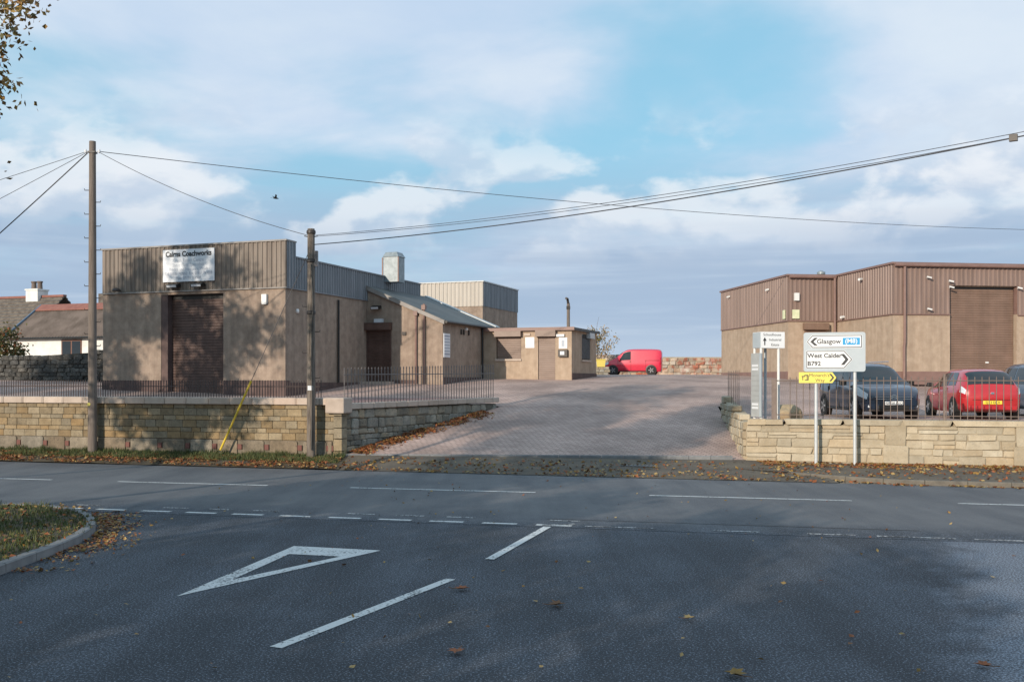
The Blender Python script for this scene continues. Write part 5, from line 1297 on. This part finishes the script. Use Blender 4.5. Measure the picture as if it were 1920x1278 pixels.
litter('corner_leaves', 'brown and yellow fallen leaves on the corner verge', isl_pt, 7000, .04, DRY, (4, 3, 3, 3), 84)
def kerb_spill(rr):
    i = rr.randrange(4, 16); a, c = ISL[i], ISL[i + 1]; t = rr.random(); d = abs(rr.gauss(0, .35)) + .03
    x, y = lerp(a[0], c[0], t), lerp(a[1], c[1], t); n = Vector((c[1] - a[1], -(c[0] - a[0]))).normalized()
    return (x + n.x * d, y + n.y * d, .008)
litter('gutter_leaves', 'small fallen leaves gathered along the corner kerb', kerb_spill, 2600, .032, DRY, (5, 2, 3, 1), 85)
def ramp_pt(rr):
    s = rr.uniform(.2, 7.2); y = 28.1 + s * .863; d = abs(rr.gauss(0, .22)) + .01; x = edgeL(y) + d * 1.0
    return (x + .05, y - d * .5, table(PROF, y - d * .5) + .01 + max(0, .06 - d * .15))
litter('drifted_leaves', 'drift of rust brown leaves against the rubble side wall', ramp_pt, 4200, .05, DRY, (5, 5, 1, 1), 86)
def apron_pt(rr):
    x = rr.uniform(-4.6, 7.4); v = rr.random() ** 1.6 * .85; return (x, lerp(kerbY(x), wallY(x), v), lerp(.02, lerp(.29, .19, (x + 4.6) / 12), v) + .004)
litter('apron_leaves', 'fallen leaves scattered over the asphalt apron', apron_pt, 2400, .05, DRY, (3, 3, 3, 3), 87)
def pav_pt(rr):
    x = rr.uniform(6.7, 20); v = 1 - abs(rr.gauss(0, .22)) if rr.random() < .65 else rr.random()
    if not 0 < v < 1.01: return None
    return (x, lerp(pave_edge(x) + .1, wallY(x) - .04, v), lerp(.115, .175, v) + .004)
litter('pavement_leaves', 'rust coloured leaves along the foot of the sandstone wall', pav_pt, 6000, .05, DRY, (3, 5, 3, 3), 88)
def gut_pt(rr):
    x = rr.uniform(4.5, 20); return (x, pave_edge(x) - abs(rr.gauss(0, .16)), .01)
litter('kerb_leaves', 'leaves lying in the gutter along the pavement kerb', gut_pt, 1700, .045, DRY, (3, 5, 3, 2), 89)
litter('scattered_leaves', 'few small leaves scattered over the road', lambda r_: (r_.uniform(-7, 8), r_.uniform(5.5, 24), .012), 420, .03, DRY, (3, 2, 4, 3), 90)
for k, (x, y, s, lb_) in enumerate(((-.56, 11.35, .10, 'curled brown leaf lying near the upper end of the long centre dash'), (.48, 10.55, .10, 'reddish brown leaf on the dark asphalt right of the centre dash'), (-.49, 8.72, .085, 'small rust leaf right of the lower end of the centre dash'),
                                (1.77, 9.95, .07, 'small pale yellow leaf in mid road'), (1.80, 8.05, .11, 'large golden leaf at the bottom edge of the road'), (3.93, 8.3, .08, 'rust leaf on the pale worn asphalt at lower right'))):
    rr = random.Random(200 + k); t = thing('fallen_leaf', lb_, 'leaf', (x, y, .012), rr.uniform(0, 6), 'single large fallen leaves on the road')
    b = MB(); n_ = 14; out = []
    for i in range(n_):
        a = 2 * math.pi * i / n_; r_ = s * (1. if i % 2 == 0 else .55) * rr.uniform(.85, 1.1); out.append((r_ * math.cos(a), r_ * math.sin(a), .02 + .35 * r_ * abs(math.sin(a)) * rr.uniform(.5, 1)))
    b.add([(0, 0, .012)] + out, [(0, i + 1, (i + 1) % n_ + 1) for i in range(n_)]); b.build('blade', ['leaf_rust', 'leaf_brown', 'leaf_rust', 'leaf_pale', 'leaf_gold', 'leaf_rust'][k], t, fix=False)
    MB().tube([(0, 0, .012), (-s * 1.1, .01, .02), (-s * 1.6, .03, .03)], .004, 5).build('stalk', 'leaf_brown', t)

# bird high over the workshop
bi = thing('bird', 'small dark bird flying above the workshop', 'bird', (-13.3, 56., 12.6), R(30)); bi.scale = (.72, .72, .72)
b = MB(); b.tube([(-.22, 0, 0), (-.08, 0, .02), (.1, 0, .02), (.24, 0, 0)], [.015, .06, .065, .02], 8)
b.add([(.08, .03, .03), (-.08, .03, .03), (-.16, .5, .26), (.0, .36, .2)], [(0, 1, 2, 3)]); b.add([(.08, -.03, .03), (-.08, -.03, .03), (-.16, -.5, .24), (.0, -.36, .2)], [(3, 2, 1, 0)])
b.add([(-.2, .02, 0), (-.2, -.02, 0), (-.4, -.06, .01), (-.4, .06, .01)], [(0, 1, 2, 3)]); b.build('bird_body', 'black_plastic', bi, fix=False)

# cable joint sits on the thick cable
a_, c_ = Vector((P2.x + .1, P2.y, P2.z - .26)), E1
tt = .822; p_ = a_.lerp(c_, tt); p_.z -= .35 * 4 * tt * (1 - tt)
sj.location = p_; sj.rotation_euler = (0, 0, math.atan2(c_.y - a_.y, c_.x - a_.x))
b = MB(); b.box(-.07, .07, -.045, .045, -.06, .06); o = b.build('joint_box', 'dark_metal', sj)
